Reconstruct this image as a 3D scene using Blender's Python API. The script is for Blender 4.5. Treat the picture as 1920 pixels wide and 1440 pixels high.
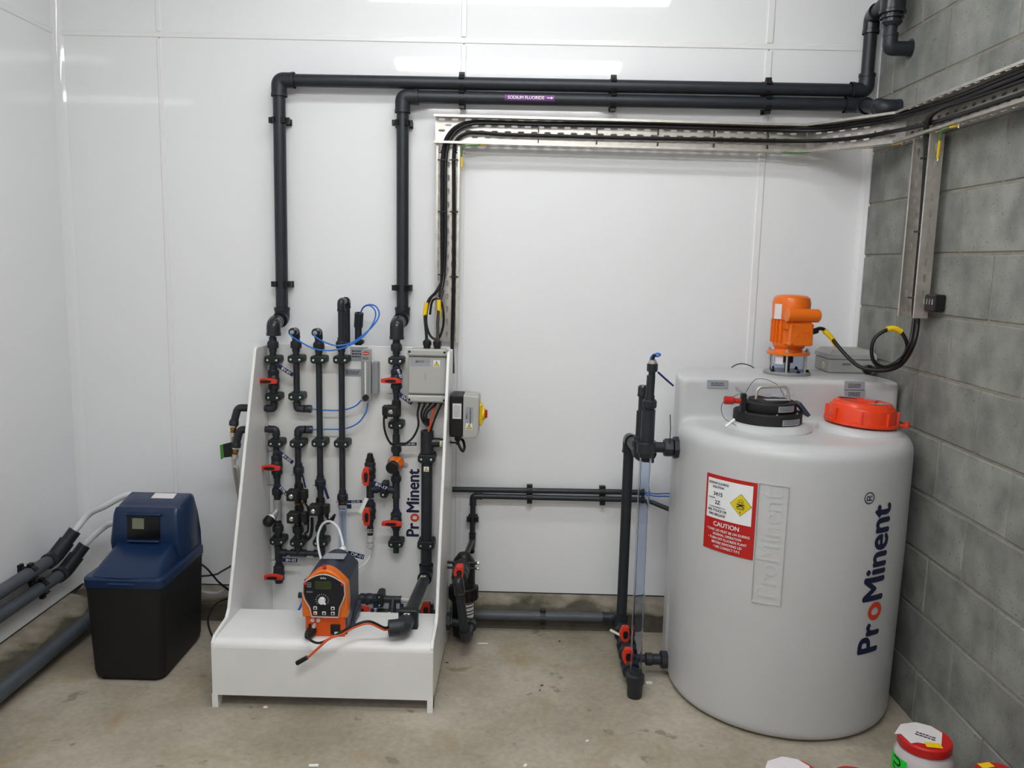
import bpy, math, random
from mathutils import Vector, Matrix
random.seed(7)
for o in list(bpy.data.objects): bpy.data.objects.remove(o)
scene = bpy.context.scene
col = scene.collection
# ---------------------------------------------------------------- camera
F_PX, YAW, PITCH, ROLL = 1551.4, -0.0095, 0.1465, 0.0224
CAM = Vector((0.0, -3.431, 1.530))
_fw = Vector((math.sin(YAW)*math.cos(PITCH), math.cos(YAW)*math.cos(PITCH), -math.sin(PITCH)))
_r0 = Vector((math.cos(YAW), -math.sin(YAW), 0)); _u0 = _r0.cross(_fw)
_rt = _r0*math.cos(ROLL) + _u0*math.sin(ROLL); _up = _u0*math.cos(ROLL) - _r0*math.sin(ROLL)
cam_d = bpy.data.cameras.new('camera'); cam = bpy.data.objects.new('camera', cam_d); col.objects.link(cam)
cam_d.sensor_width = 36.0; cam_d.lens = F_PX*36.0/1920.0; cam_d.clip_start = 0.05; cam_d.clip_end = 50
M4 = Matrix((( _rt.x, _up.x, -_fw.x, CAM.x), (_rt.y, _up.y, -_fw.y, CAM.y), (_rt.z, _up.z, -_fw.z, CAM.z), (0,0,0,1)))
cam.matrix_world = M4
scene.camera = cam
# ---------------------------------------------------------------- world and exposure
w = bpy.data.worlds.new('world'); scene.world = w; w.use_nodes = True
w.node_tree.nodes['Background'].inputs[0].default_value = (0.02, 0.02, 0.02, 1)
w.node_tree.nodes['Background'].inputs[1].default_value = 0.2
vs = scene.view_settings
vs.view_transform = 'Standard'; vs.look = 'None'; vs.gamma = 1.0; vs.use_curve_mapping = False
vs.exposure = 0.62
LAMP_Z = 2.82          # underside of the ceiling battens
LAMPS = ((-0.05, -0.95, 11.5), (-0.13, -2.45, 33.0), (-0.1, -4.0, 17.0))     # x, y, emission strength
LAMP_LEN = 1.5
# ---------------------------------------------------------------- measured directions (surveyed points on known planes)
def _ray(x, y):
    return _fw + _rt*((x-960)/F_PX) - _up*((y-720)/F_PX)
def at(x, y, Y):
    d = _ray(x, y); return CAM + d*((Y-CAM.y)/d.y)
def atx(x, y, X):
    d = _ray(x, y); return CAM + d*((X-CAM.x)/d.x)
def atp(x, y, P, n):
    d = _ray(x, y); return CAM + d*((Vector(P)-CAM).dot(n)/d.dot(n))
def atz(x, y, Z):
    d = _ray(x, y); return CAM + d*((Z-CAM.z)/d.z)
V = Vector
# ---------------------------------------------------------------- materials
def lin(c):
    c = c/255.0
    return c/12.92 if c <= 0.04045 else ((c+0.055)/1.055)**2.4
def rgb(r, g, b): return (lin(r), lin(g), lin(b), 1.0)
MAT = {}
def mat(name, c, rough=0.5, metal=0.0, noise=0.0, scale=8.0, bump=0.0, bscale=60.0, spec=0.5, trans=0.0, ior=1.45, coat=0.0, sss=0.0, emit=0.0, alpha=1.0):
    m = bpy.data.materials.new(name); m.use_nodes = True
    nt = m.node_tree; b = nt.nodes['Principled BSDF']
    b.inputs['Base Color'].default_value = c
    b.inputs['Roughness'].default_value = rough; b.inputs['Metallic'].default_value = metal
    b.inputs['Specular IOR Level'].default_value = spec; b.inputs['IOR'].default_value = ior
    b.inputs['Transmission Weight'].default_value = trans; b.inputs['Coat Weight'].default_value = coat
    b.inputs['Coat Roughness'].default_value = 0.06
    if sss:
        b.inputs['Subsurface Weight'].default_value = sss; b.inputs['Subsurface Radius'].default_value = (0.02, 0.02, 0.02)
    if emit:
        b.inputs['Emission Color'].default_value = c; b.inputs['Emission Strength'].default_value = emit
    if noise or bump:
        tc = nt.nodes.new('ShaderNodeTexCoord')
    if noise:
        n = nt.nodes.new('ShaderNodeTexNoise'); n.inputs['Scale'].default_value = scale; n.inputs['Detail'].default_value = 6
        r = nt.nodes.new('ShaderNodeValToRGB')
        r.color_ramp.elements[0].position = 0.3; r.color_ramp.elements[1].position = 0.7
        r.color_ramp.elements[0].color = tuple(x*(1-noise) for x in c[:3]) + (1,)
        r.color_ramp.elements[1].color = tuple(min(1, x*(1+noise)) for x in c[:3]) + (1,)
        nt.links.new(tc.outputs['Object'], n.inputs['Vector']); nt.links.new(n.outputs['Fac'], r.inputs['Fac'])
        nt.links.new(r.outputs['Color'], b.inputs['Base Color'])
    if bump:
        n2 = nt.nodes.new('ShaderNodeTexNoise'); n2.inputs['Scale'].default_value = bscale; n2.inputs['Detail'].default_value = 3
        bp = nt.nodes.new('ShaderNodeBump'); bp.inputs['Strength'].default_value = bump; bp.inputs['Distance'].default_value = 0.002
        nt.links.new(tc.outputs['Object'], n2.inputs['Vector']); nt.links.new(n2.outputs['Fac'], bp.inputs['Height'])
        nt.links.new(bp.outputs['Normal'], b.inputs['Normal'])
    MAT[name] = m
    return m
mat('wall_sheet', rgb(240,241,243), 0.045, bump=0.12, bscale=2.2)
mat('strip_white', rgb(240,240,241), 0.25)
mat('pvc', rgb(37,41,47), 0.42, noise=0.12, scale=20)
mat('pvc_grey', rgb(76,82,88), 0.45, noise=0.1, scale=14)
mat('pvc_gloss', rgb(40,42,46), 0.22)
mat('black', rgb(20,20,21), 0.45)
mat('black_matte', rgb(26,26,27), 0.65, bump=0.2, bscale=400)
mat('softener_black', rgb(16,16,17), 0.6, bump=0.2, bscale=400)
mat('rubber', rgb(16,16,17), 0.5)
mat('clamp', rgb(20,34,31), 0.5)
mat('red', rgb(214,54,30), 0.4)
mat('red_lid', rgb(196,30,30), 0.4)
mat('pe_white', rgb(199,200,201), 0.32, noise=0.02, scale=5, sss=0.15)
mat('skid_white', rgb(233,233,232), 0.32, noise=0.03, scale=6)
mat('steel', rgb(205,200,192), 0.38, metal=0.85, noise=0.12, scale=30)
mat('chrome', rgb(225,225,225), 0.16, metal=1.0)
mat('brass', rgb(150,110,60), 0.3, metal=0.9)
mat('cable', rgb(14,14,15), 0.45)
mat('blue_tube', rgb(40,112,205), 0.3)
mat('navy_tube', rgb(16,26,120), 0.35)
mat('white_tube', rgb(225,228,230), 0.3)
mat('orange', rgb(232,112,16), 0.35, coat=0.3)
mat('orange_deep', rgb(222,86,22), 0.45)
mat('orange_cable', rgb(224,92,40), 0.45)
mat('lid_orange', rgb(232,66,26), 0.33, coat=0.2)
mat('grey_box', rgb(178,178,174), 0.45)
mat('grey_box2', rgb(160,161,158), 0.45)
mat('grey_plate', rgb(150,152,156), 0.4, metal=0.35)
mat('label_grey', rgb(158,161,168), 0.35)
mat('ink', rgb(16,17,22), 0.5)
mat('navy', rgb(18,30,72), 0.4)
mat('logo_navy', rgb(22,28,62), 0.4)
mat('logo_red', rgb(216,66,34), 0.4)
mat('white_ink', rgb(236,238,240), 0.5)
mat('yellow', rgb(244,204,22), 0.4)
mat('yellow_hazard', rgb(222,200,40), 0.45)
mat('sign_red', rgb(186,30,26), 0.35)
mat('paper', rgb(226,220,222), 0.6)
mat('purple', rgb(112,54,128), 0.4)
mat('green_label', rgb(20,214,60), 0.5)
mat('earth_green', rgb(70,130,50), 0.4)
mat('slate', rgb(52,58,72), 0.4)
mat('softener_blue', rgb(15,40,76), 0.28)
mat('display', rgb(8,8,10), 0.08)
mat('lcd', rgb(52,62,32), 0.2)
mat('lcd2', rgb(120,124,100), 0.3)
mat('screen_film', rgb(20,24,34), 0.1)
mat('clear', (0.86, 0.9, 0.97, 1), 0.04, trans=1.0, ior=1.12)
mat('clear_blue', (0.82, 0.875, 0.965, 1), 0.04, trans=1.0, ior=1.08)
mat('acrylic', rgb(150,152,152), 0.12, coat=0.5)
mat('jar_plastic', rgb(196,190,192), 0.2, spec=0.6)
mat('conc_dust', rgb(150,140,124), 0.9)
mat('foam', rgb(236,236,232), 0.7)
mat('ceiling_paint', rgb(238,239,241), 0.7)
mat('lamp_body', rgb(235,235,232), 0.5)

def floor_material():
    m = bpy.data.materials.new('floor_concrete'); m.use_nodes = True; nt = m.node_tree; b = nt.nodes['Principled BSDF']
    tc = nt.nodes.new('ShaderNodeTexCoord')
    def noise(s, d, dis=0.0):
        n = nt.nodes.new('ShaderNodeTexNoise'); n.inputs['Scale'].default_value = s; n.inputs['Detail'].default_value = d
        n.inputs['Distortion'].default_value = dis; nt.links.new(tc.outputs['Object'], n.inputs['Vector']); return n
    def ramp(src, p0, c0, p1, c1):
        r = nt.nodes.new('ShaderNodeValToRGB'); r.color_ramp.elements[0].position = p0; r.color_ramp.elements[1].position = p1
        r.color_ramp.elements[0].color = c0; r.color_ramp.elements[1].color = c1; nt.links.new(src, r.inputs['Fac']); return r
    def mix(f, a, c, mode='MIX'):
        x = nt.nodes.new('ShaderNodeMix'); x.data_type = 'RGBA'; x.blend_type = mode
        if isinstance(f, float): x.inputs['Factor'].default_value = f
        else: nt.links.new(f, x.inputs['Factor'])
        nt.links.new(a, x.inputs[6]); 
        if isinstance(c, tuple): x.inputs[7].default_value = c
        else: nt.links.new(c, x.inputs[7])
        return x.outputs[2]
    base = ramp(noise(2.6, 8).outputs['Fac'], 0.32, rgb(154,144,126), 0.66, rgb(190,181,164)).outputs['Color']
    fine = ramp(noise(55, 4).outputs['Fac'], 0.3, rgb(226,226,226), 0.7, rgb(255,255,255)).outputs['Color']
    c1 = mix(0.8, base, fine, 'MULTIPLY')
    st = ramp(noise(4.5, 5, 0.8).outputs['Fac'], 0.56, (0,0,0,1), 0.74, (0.75,0.75,0.75,1)).outputs['Color']
    c2 = mix(st, c1, rgb(156,136,100))
    dk = ramp(noise(13, 3).outputs['Fac'], 0.665, (0,0,0,1), 0.72, (0.6,0.6,0.6,1)).outputs['Color']
    c3 = mix(dk, c2, rgb(112,100,82))
    nt.links.new(c3, b.inputs['Base Color']); b.inputs['Roughness'].default_value = 0.62
    bp = nt.nodes.new('ShaderNodeBump'); bp.inputs['Strength'].default_value = 0.25; bp.inputs['Distance'].default_value = 0.003
    nt.links.new(noise(30, 6).outputs['Fac'], bp.inputs['Height']); nt.links.new(bp.outputs['Normal'], b.inputs['Normal'])
    MAT['floor'] = m
floor_material()
def block_material():
    m = bpy.data.materials.new('concrete_block'); m.use_nodes = True; nt = m.node_tree; b = nt.nodes['Principled BSDF']
    tc = nt.nodes.new('ShaderNodeTexCoord'); oi = nt.nodes.new('ShaderNodeObjectInfo')
    ad = nt.nodes.new('ShaderNodeVectorMath'); ad.operation = 'ADD'
    nt.links.new(tc.outputs['Object'], ad.inputs[0]); nt.links.new(oi.outputs['Location'], ad.inputs[1])
    n = nt.nodes.new('ShaderNodeTexNoise'); n.inputs['Scale'].default_value = 9; n.inputs['Detail'].default_value = 8
    nt.links.new(ad.outputs[0], n.inputs['Vector'])
    r = nt.nodes.new('ShaderNodeValToRGB'); r.color_ramp.elements[0].position = 0.3; r.color_ramp.elements[1].position = 0.72
    r.color_ramp.elements[0].color = rgb(112,114,110); r.color_ramp.elements[1].color = rgb(152,153,148)
    nt.links.new(n.outputs['Fac'], r.inputs['Fac'])
    hv = nt.nodes.new('ShaderNodeHueSaturation'); mr = nt.nodes.new('ShaderNodeMapRange')
    mr.inputs['To Min'].default_value = 0.88; mr.inputs['To Max'].default_value = 1.1
    nt.links.new(oi.outputs['Random'], mr.inputs['Value']); nt.links.new(mr.outputs[0], hv.inputs['Value']); nt.links.new(r.outputs['Color'], hv.inputs['Color'])
    vo = nt.nodes.new('ShaderNodeTexVoronoi'); vo.inputs['Scale'].default_value = 70
    nt.links.new(ad.outputs[0], vo.inputs['Vector'])
    n3 = nt.nodes.new('ShaderNodeTexNoise'); n3.inputs['Scale'].default_value = 120; n3.inputs['Detail'].default_value = 4; nt.links.new(ad.outputs[0], n3.inputs['Vector'])
    pr = nt.nodes.new('ShaderNodeValToRGB'); pr.color_ramp.elements[0].position = 0.27; pr.color_ramp.elements[1].position = 0.37
    nt.links.new(n3.outputs['Fac'], pr.inputs['Fac'])
    mx = nt.nodes.new('ShaderNodeMix'); mx.data_type = 'RGBA'; mx.inputs[6].default_value = rgb(78,79,75)
    nt.links.new(pr.outputs['Color'], mx.inputs['Factor']); nt.links.new(hv.outputs['Color'], mx.inputs[7])
    nt.links.new(mx.outputs[2], b.inputs['Base Color']); b.inputs['Roughness'].default_value = 0.9
    bp = nt.nodes.new('ShaderNodeBump'); bp.inputs['Strength'].default_value = 0.5; bp.inputs['Distance'].default_value = 0.003
    nt.links.new(n3.outputs['Fac'], bp.inputs['Height']); nt.links.new(bp.outputs['Normal'], b.inputs['Normal'])
    MAT['block'] = m
block_material()
mat('mortar', rgb(136,132,122), 0.95, noise=0.15, scale=30, bump=0.4, bscale=120)
def kerb_material():      # pale concrete, darker below a mouldy line of irregular outline
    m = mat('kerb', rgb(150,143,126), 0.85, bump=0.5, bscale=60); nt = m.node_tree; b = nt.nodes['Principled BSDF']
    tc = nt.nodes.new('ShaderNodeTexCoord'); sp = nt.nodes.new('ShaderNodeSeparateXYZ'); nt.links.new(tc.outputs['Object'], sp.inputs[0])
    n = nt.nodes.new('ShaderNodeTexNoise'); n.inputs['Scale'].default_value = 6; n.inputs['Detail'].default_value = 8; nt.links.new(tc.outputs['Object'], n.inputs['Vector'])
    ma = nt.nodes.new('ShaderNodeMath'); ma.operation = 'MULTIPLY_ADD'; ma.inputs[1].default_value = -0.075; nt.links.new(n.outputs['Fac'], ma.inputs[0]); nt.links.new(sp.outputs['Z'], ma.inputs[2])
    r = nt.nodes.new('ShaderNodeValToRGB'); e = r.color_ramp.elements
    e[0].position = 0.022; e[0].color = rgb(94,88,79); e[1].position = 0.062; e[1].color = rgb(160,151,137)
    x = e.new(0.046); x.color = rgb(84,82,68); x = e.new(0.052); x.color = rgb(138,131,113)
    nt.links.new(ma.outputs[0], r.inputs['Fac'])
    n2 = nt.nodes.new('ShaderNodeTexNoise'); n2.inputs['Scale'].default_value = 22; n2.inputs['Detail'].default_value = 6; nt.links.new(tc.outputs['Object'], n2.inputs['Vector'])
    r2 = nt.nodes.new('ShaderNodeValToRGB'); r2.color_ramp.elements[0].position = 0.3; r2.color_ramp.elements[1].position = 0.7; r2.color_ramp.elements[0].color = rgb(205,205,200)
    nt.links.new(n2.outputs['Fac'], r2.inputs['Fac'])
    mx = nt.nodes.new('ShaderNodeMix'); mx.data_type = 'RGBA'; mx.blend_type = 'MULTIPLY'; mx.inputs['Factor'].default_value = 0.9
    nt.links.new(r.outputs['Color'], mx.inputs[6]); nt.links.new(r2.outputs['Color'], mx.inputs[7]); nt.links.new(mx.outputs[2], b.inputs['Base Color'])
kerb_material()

# ---------------------------------------------------------------- mesh building
def basis(ax):
    ax = V(ax).normalized(); t = V((0,0,1)) if abs(ax.z) < 0.9 else V((0,1,0))
    u = t.cross(ax).normalized(); return u, ax.cross(u).normalized(), ax
class MB:
    def __init__(s): s.v = []; s.f = []
    def add(s, vs, fs):
        n = len(s.v); s.v += [V(a) for a in vs]; s.f += [tuple(i+n for i in f) for f in fs]; return s
    def box(s, c, d, R=None):
        hx, hy, hz = d[0]/2, d[1]/2, d[2]/2; c = V(c)
        p = [V((x,y,z)) for x in (-hx,hx) for y in (-hy,hy) for z in (-hz,hz)]
        p = [c + ((R @ a) if R else a) for a in p]
        return s.add(p, [(0,1,3,2),(4,6,7,5),(0,4,5,1),(2,3,7,6),(0,2,6,4),(1,5,7,3)])
    def bbox2(s, lo, hi): return s.box([(a+b)/2 for a,b in zip(lo,hi)], [abs(b-a) for a,b in zip(lo,hi)])
    def rbox(s, c, d, r, R=None):      # chamfered box
        c = V(c); h = [x/2 for x in d]; r = min(r, min(h)*0.95); P = []; idx = {}
        for sx in (-1,1):
            for sy in (-1,1):
                for sz in (-1,1):
                    for k in range(3):
                        q = [sx*h[0], sy*h[1], sz*h[2]]
                        for j in range(3):
                            if j != k: q[j] -= (sx,sy,sz)[j]*r
                        idx[(sx,sy,sz,k)] = len(P); q = V(q); P.append(c + ((R @ q) if R else q))
        Fs = []
        def order(ids):
            pts = [P[i] for i in ids]; m = sum(pts, V())/len(pts); n = (m-c).normalized(); u, v, _ = basis(n)
            return tuple(sorted(ids, key=lambda i: math.atan2((P[i]-m).dot(v), (P[i]-m).dot(u))))
        for k in range(3):
            for sg in (-1,1):
                Fs.append(order([i for (a,b,e,kk), i in idx.items() if kk == k and (a,b,e)[k] == sg]))
        for k in range(3):
            o = [j for j in range(3) if j != k]
            for s1 in (-1,1):
                for s2 in (-1,1):
                    Fs.append(order([i for (a,b,e,kk), i in idx.items() if kk != k and (a,b,e)[o[0]] == s1 and (a,b,e)[o[1]] == s2]))
        for sx in (-1,1):
            for sy in (-1,1):
                for sz in (-1,1): Fs.append(order([idx[(sx,sy,sz,k)] for k in range(3)]))
        return s.add(P, Fs)
    def lathe(s, o, ax, prof, n=20, cap=True, ph=0.0):       # prof: [(height along axis, radius)]
        u, v, a = basis(ax); o = V(o); P = []; Fs = []
        for hgt, r in prof:
            for i in range(n):
                t = ph + 2*math.pi*i/n; P.append(o + a*hgt + u*(r*math.cos(t)) + v*(r*math.sin(t)))
        for k in range(len(prof)-1):
            for i in range(n):
                j = (i+1) % n; Fs.append((k*n+i, k*n+j, (k+1)*n+j, (k+1)*n+i))
        if cap:
            Fs.append(tuple(reversed(range(n)))); m = (len(prof)-1)*n; Fs.append(tuple(m+i for i in range(n)))
        return s.add(P, Fs)
    def cyl(s, a, b, r, r2=None, n=16):
        a, b = V(a), V(b); return s.lathe(a, b-a, [(0, r), ((b-a).length, r if r2 is None else r2)], n)
    def ring(s, a, b, ro, ri, n=24):
        a, b = V(a), V(b); L = (b-a).length
        return s.lathe(a, b-a, [(0,ri),(0,ro),(L,ro),(L,ri),(0,ri)], n, cap=False)
    def tube(s, pts, r, n=10, cap=True, closed=False):
        pts = [V(p) for p in pts]; N = len(pts); T = []
        for i in range(N):
            a = pts[i-1] if (i or closed) else pts[0]; b = pts[(i+1) % N] if (i < N-1 or closed) else pts[-1]; T.append((b-a).normalized())
        u, v, _ = basis(T[0]); P = []; Fs = []
        for i in range(N):
            u = (u - T[i]*u.dot(T[i])).normalized(); v = T[i].cross(u)
            rr = r[i] if isinstance(r, (list, tuple)) else r
            for k in range(n):
                t = 2*math.pi*k/n; P.append(pts[i] + u*(rr*math.cos(t)) + v*(rr*math.sin(t)))
        for i in range(N if closed else N-1):
            j = (i+1) % N
            for k in range(n):
                l = (k+1) % n; Fs.append((i*n+k, i*n+l, j*n+l, j*n+k))
        if cap and not closed:
            Fs.append(tuple(reversed(range(n)))); Fs.append(tuple((N-1)*n+k for k in range(n)))
        return s.add(P, Fs)
    def prism(s, poly, dvec):          # 3D polygon swept along dvec
        poly = [V(p) for p in poly]; d = V(dvec); n = len(poly)
        Fs = [tuple(reversed(range(n))), tuple(n+i for i in range(n))]
        for i in range(n):
            j = (i+1) % n; Fs.append((i, j, n+j, n+i))
        return s.add(poly + [p+d for p in poly], Fs)
    def build(s, name, m, parent=None, smooth=35, label=None, stuff=False, bevel=0.0, seg=2):
        lo = V([min(a[i] for a in s.v) for i in range(3)]); hi = V([max(a[i] for a in s.v) for i in range(3)]); c = (lo+hi)/2
        if parent is None: c.z = lo.z
        me = bpy.data.meshes.new(name); me.from_pydata([a-c for a in s.v], [], s.f); me.update()
        import bmesh
        bm = bmesh.new(); bm.from_mesh(me); bmesh.ops.recalc_face_normals(bm, faces=bm.faces); bm.to_mesh(me); bm.free()
        if smooth:
            for p in me.polygons: p.use_smooth = True
            me.set_sharp_from_angle(angle=math.radians(smooth))
        o = bpy.data.objects.new(name, me); col.objects.link(o); me.materials.append(MAT[m] if isinstance(m, str) else m)
        _place(o, c, parent)
        if label: o['label'] = label
        if stuff: o['kind'] = 'stuff'
        if bevel:
            b = o.modifiers.new('bevel', 'BEVEL'); b.width = bevel; b.segments = seg; b.limit_method = 'ANGLE'; b.angle_limit = math.radians(40)
            b.harden_normals = False
        return o
ORG = {}
def _place(o, c, parent):
    ORG[o.name] = V(c)
    if parent is not None:
        o.parent = parent; o.location = V(c) - ORG[parent.name]
    else: o.location = c
def thing(name, label, cat, loc, group=None):
    o = bpy.data.objects.new(name, None); col.objects.link(o); o.empty_display_size = 0.05; _place(o, V(loc), None)
    return tag(o, label, cat, group)
def tag(o, label, cat, group=None):
    o['label'] = label; o['category'] = cat
    if group: o['group'] = group
    return o
def struct(o): o['kind'] = 'structure'; return o
def fillet(pts, r, n=6):
    pts = [V(p) for p in pts]; out = [pts[0]]
    for i in range(1, len(pts)-1):
        a, b, c = pts[i-1], pts[i], pts[i+1]; d1 = (a-b); d2 = (c-b); L = min(r, d1.length*0.49, d2.length*0.49)
        p0 = b + d1.normalized()*L; p1 = b + d2.normalized()*L
        for k in range(n+1):
            t = k/n; out.append(p0*(1-t)**2 + b*2*t*(1-t) + p1*t*t)
    out.append(pts[-1]); return out
def spline(pts, n=8):
    pts = [V(p) for p in pts]; P = [pts[0]*2-pts[1]] + pts + [pts[-1]*2-pts[-2]]; out = []
    for i in range(1, len(P)-2):
        p0, p1, p2, p3 = P[i-1:i+3]
        for k in range(n):
            t = k/n; out.append(0.5*((2*p1) + (p2-p0)*t + (2*p0-5*p1+4*p2-p3)*t*t + (3*p1-p0-3*p2+p3)*t**3))
    out.append(pts[-1]); return out
# ---------------------------------------------------------------- lettering
_tc = {}
def glyphs(s, size, bold=0.0, align='LEFT', sx=1.0):
    k = (s, size, bold, align, sx)
    if k in _tc: return _tc[k]
    cu = bpy.data.curves.new('lettering_curve', 'FONT'); cu.body = s; cu.size = size; cu.align_x = align; cu.align_y = 'CENTER'; cu.offset = bold*size
    cu.offset = 0.0; cu.resolution_u = 3
    ob = bpy.data.objects.new('lettering_curve', cu); col.objects.link(ob)
    dg = bpy.context.evaluated_depsgraph_get(); ev = ob.evaluated_get(dg); me = ev.to_mesh()
    r = ([(v.co.x*sx, v.co.y) for v in me.vertices], [tuple(p.vertices) for p in me.polygons])
    if bold:          # heavier weight: overlaid copies nudged sideways
        P0, F0 = r; b = bold*size; n = len(P0); PP = []; FF = []
        for k, (dx, dy) in enumerate(((b,0),(-b,0),(0,b*0.7),(0,-b*0.7))):
            PP += [(x+dx, y+dy, 0.00012*k) for x, y in P0]; FF += [tuple(i+n*k for i in f) for f in F0]
        r = (PP, FF)
    else: r = ([(x, y, 0.0) for x, y in r[0]], r[1])
    ev.to_mesh_clear(); bpy.data.objects.remove(ob); bpy.data.curves.remove(cu)
    _tc[k] = r; return r
def lay(P, f):            # flat outline points onto a surface; stacked copies lifted a hair along its normal
    out = []
    for x, y, z in P:
        p = f(x, y)
        if z: p = p + (f(x+0.001, y)-p).cross(f(x, y+0.001)-p).normalized()*z
        out.append(p)
    return out
def refine(P, Fs, L):     # cut long edges so that lettering can follow a curved surface
    import bmesh
    bm = bmesh.new(); vs_ = [bm.verts.new(p) for p in P]
    for f in Fs: bm.faces.new([vs_[i] for i in f])
    bmesh.ops.triangulate(bm, faces=bm.faces)
    for _ in range(5):
        ed = [e for e in bm.edges if e.calc_length() > L]
        if not ed: break
        bmesh.ops.subdivide_edges(bm, edges=ed, cuts=1); bmesh.ops.triangulate(bm, faces=bm.faces)
    bm.verts.index_update(); r = ([tuple(v.co) for v in bm.verts], [tuple(v.index for v in f.verts) for f in bm.faces]); bm.free(); return r
def letter(s, o, xd, yd, size, m, parent, bold=0.0, align='CENTER', sx=1.0, name='lettering', wrap=None):
    P, Fs = glyphs(s, size, bold, align, sx); o = V(o); xd = V(xd).normalized(); yd = V(yd).normalized()
    mb = MB(); 
    mb.add(lay(P, wrap or (lambda x, y: o + xd*x + yd*y)), Fs)
    return mb.build(name, m, parent, smooth=0)
def plate(o, xd, yd, wdt, hgt, thick=0.001):
    xd = V(xd).normalized(); yd = V(yd).normalized(); n = xd.cross(yd); o = V(o)
    return MB().prism([o - xd*wdt/2 - yd*hgt/2, o + xd*wdt/2 - yd*hgt/2, o + xd*wdt/2 + yd*hgt/2, o - xd*wdt/2 + yd*hgt/2], -n*thick)
def bars(o, xd, yd, wdt, hgt, rows, m, parent, name='print'):     # rows of unreadable small print
    xd = V(xd).normalized(); yd = V(yd).normalized(); n = xd.cross(yd); o = V(o) + n*0.0006; mb = MB(); rnd = random.Random(int(abs(o.x*1e4)))
    for i in range(rows):
        y = hgt*(0.5-(i+0.5)/rows); x = -wdt/2
        while x < wdt/2 - wdt*0.08:
            L = wdt*rnd.uniform(0.06, 0.2); L = min(L, wdt/2-x); t = hgt/rows*0.22
            mb.add([o+xd*x+yd*(y-t), o+xd*(x+L)+yd*(y-t), o+xd*(x+L)+yd*(y+t), o+xd*x+yd*(y+t)], [(0,1,2,3)]); x += L + wdt*0.035
    return mb.build(name, m, parent, smooth=0)
XR, XL = 1.373, -1.877
X_, Y_, Z_ = V((1,0,0)), V((0,1,0)), V((0,0,1))
# ================================================================ THE ROOM
YB = -5.3; ZC = 2.9
struct(MB().bbox2((XL-0.2, YB-0.2, -0.1), (XR+0.2, 0.12, 0.0)).build('floor', 'floor', smooth=0))
struct(MB().bbox2((XL-0.2, YB-0.2, ZC), (XR+0.2, 0.12, ZC+0.1)).build('ceiling', 'ceiling_paint', smooth=0))
struct(MB().bbox2((XL-0.2, YB-0.15, 0.0), (XR+0.2, YB, ZC)).build('wall_front', 'ceiling_paint', smooth=0))
ZP = 0.108; ZJ = 2.391
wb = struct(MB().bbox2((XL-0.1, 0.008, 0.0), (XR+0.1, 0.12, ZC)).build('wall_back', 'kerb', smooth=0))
xs = [XL, -1.464, -0.253, 0.951, XR-0.003]
for i in range(4):
    for (z0, z1) in ((ZP, ZJ-0.004), (ZJ+0.004, ZC)):
        MB().bbox2((xs[i]+0.003, 0.0, z0), (xs[i+1]-0.003, 0.008, z1)).build('panel', 'wall_sheet', wb, smooth=0)
for i, (x, wd) in enumerate(((-1.464, 0.020), (-0.253, 0.022), (0.951, 0.028))):
    for (z0, z1) in ((ZP, ZJ-0.015), (ZJ+0.012, ZC)):
        MB().rbox((x, -0.001, (z0+z1)/2), (wd, 0.008, z1-z0), 0.003).build('cover_strip', 'strip_white', wb, smooth=0)
MB().rbox(((XL+XR)/2, -0.0005, ZJ), (XR-XL, 0.006, 0.022), 0.0025).build('cover_strip', 'strip_white', wb, smooth=0)
MB().bbox2((XL, -0.0015, ZP-0.004), (XR, 0.009, ZP+0.002)).build('edge_trim', 'black_matte', wb, smooth=0)
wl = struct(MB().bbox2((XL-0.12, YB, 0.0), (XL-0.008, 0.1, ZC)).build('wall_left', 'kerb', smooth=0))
ys = [0.0, -0.82, -2.04, -3.26, -4.46, YB]
for i in range(5):
    for (z0, z1) in ((ZP, ZJ-0.004), (ZJ+0.004, ZC)):
        MB().bbox2((XL-0.008, ys[i+1]+0.003, z0), (XL, ys[i]-0.003, z1)).build('panel', 'wall_sheet', wl, smooth=0)
for y in ys[1:5]:
    for (z0, z1) in ((ZP, ZJ-0.015), (ZJ+0.012, ZC)):
        MB().rbox((XL+0.001, y, (z0+z1)/2), (0.008, 0.022, z1-z0), 0.003).build('cover_strip', 'strip_white', wl, smooth=0)
MB().rbox((XL+0.0005, YB/2, ZJ), (0.006, -YB, 0.022), 0.0025).build('cover_strip', 'strip_white', wl, smooth=0)
MB().bbox2((XL-0.009, YB, ZP-0.004), (XL+0.0015, 0, ZP+0.002)).build('edge_trim', 'black_matte', wl, smooth=0)
# coved corner strip, left, and the white angle against the blockwork, right
cv = [(XL, 0), (XL+0.03, 0), (XL+0.022, -0.004), (XL+0.010, -0.010), (XL+0.004, -0.022), (XL, -0.03)]
struct(MB().prism([(x, y, ZP) for x, y in cv], (0,0,ZC-ZP)).build('trim_1', 'wall_sheet', smooth=60))
struct(MB().prism([(XR-0.022,0.0,ZP), (XR-0.022,-0.004,ZP), (XR-0.004,-0.006,ZP), (XR-0.004,-0.048,ZP), (XR+0.006,-0.048,ZP), (XR+0.006,0.0,ZP)], (0,0,ZC-ZP)).build('trim_2', 'strip_white', smooth=0))
# concrete kerb along the back and the left wall
kp = [(0.008,0.0), (-0.130,0.0), (-0.128,0.074), (-0.120,0.083), (0.0,0.106), (0.008,0.106)]
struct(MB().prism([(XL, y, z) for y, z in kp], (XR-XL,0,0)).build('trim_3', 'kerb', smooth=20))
struct(MB().prism([(XL-y, YB, z) for y, z in kp], (0,-YB-0.128,0)).build('trim_4', 'kerb', smooth=20))
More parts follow.
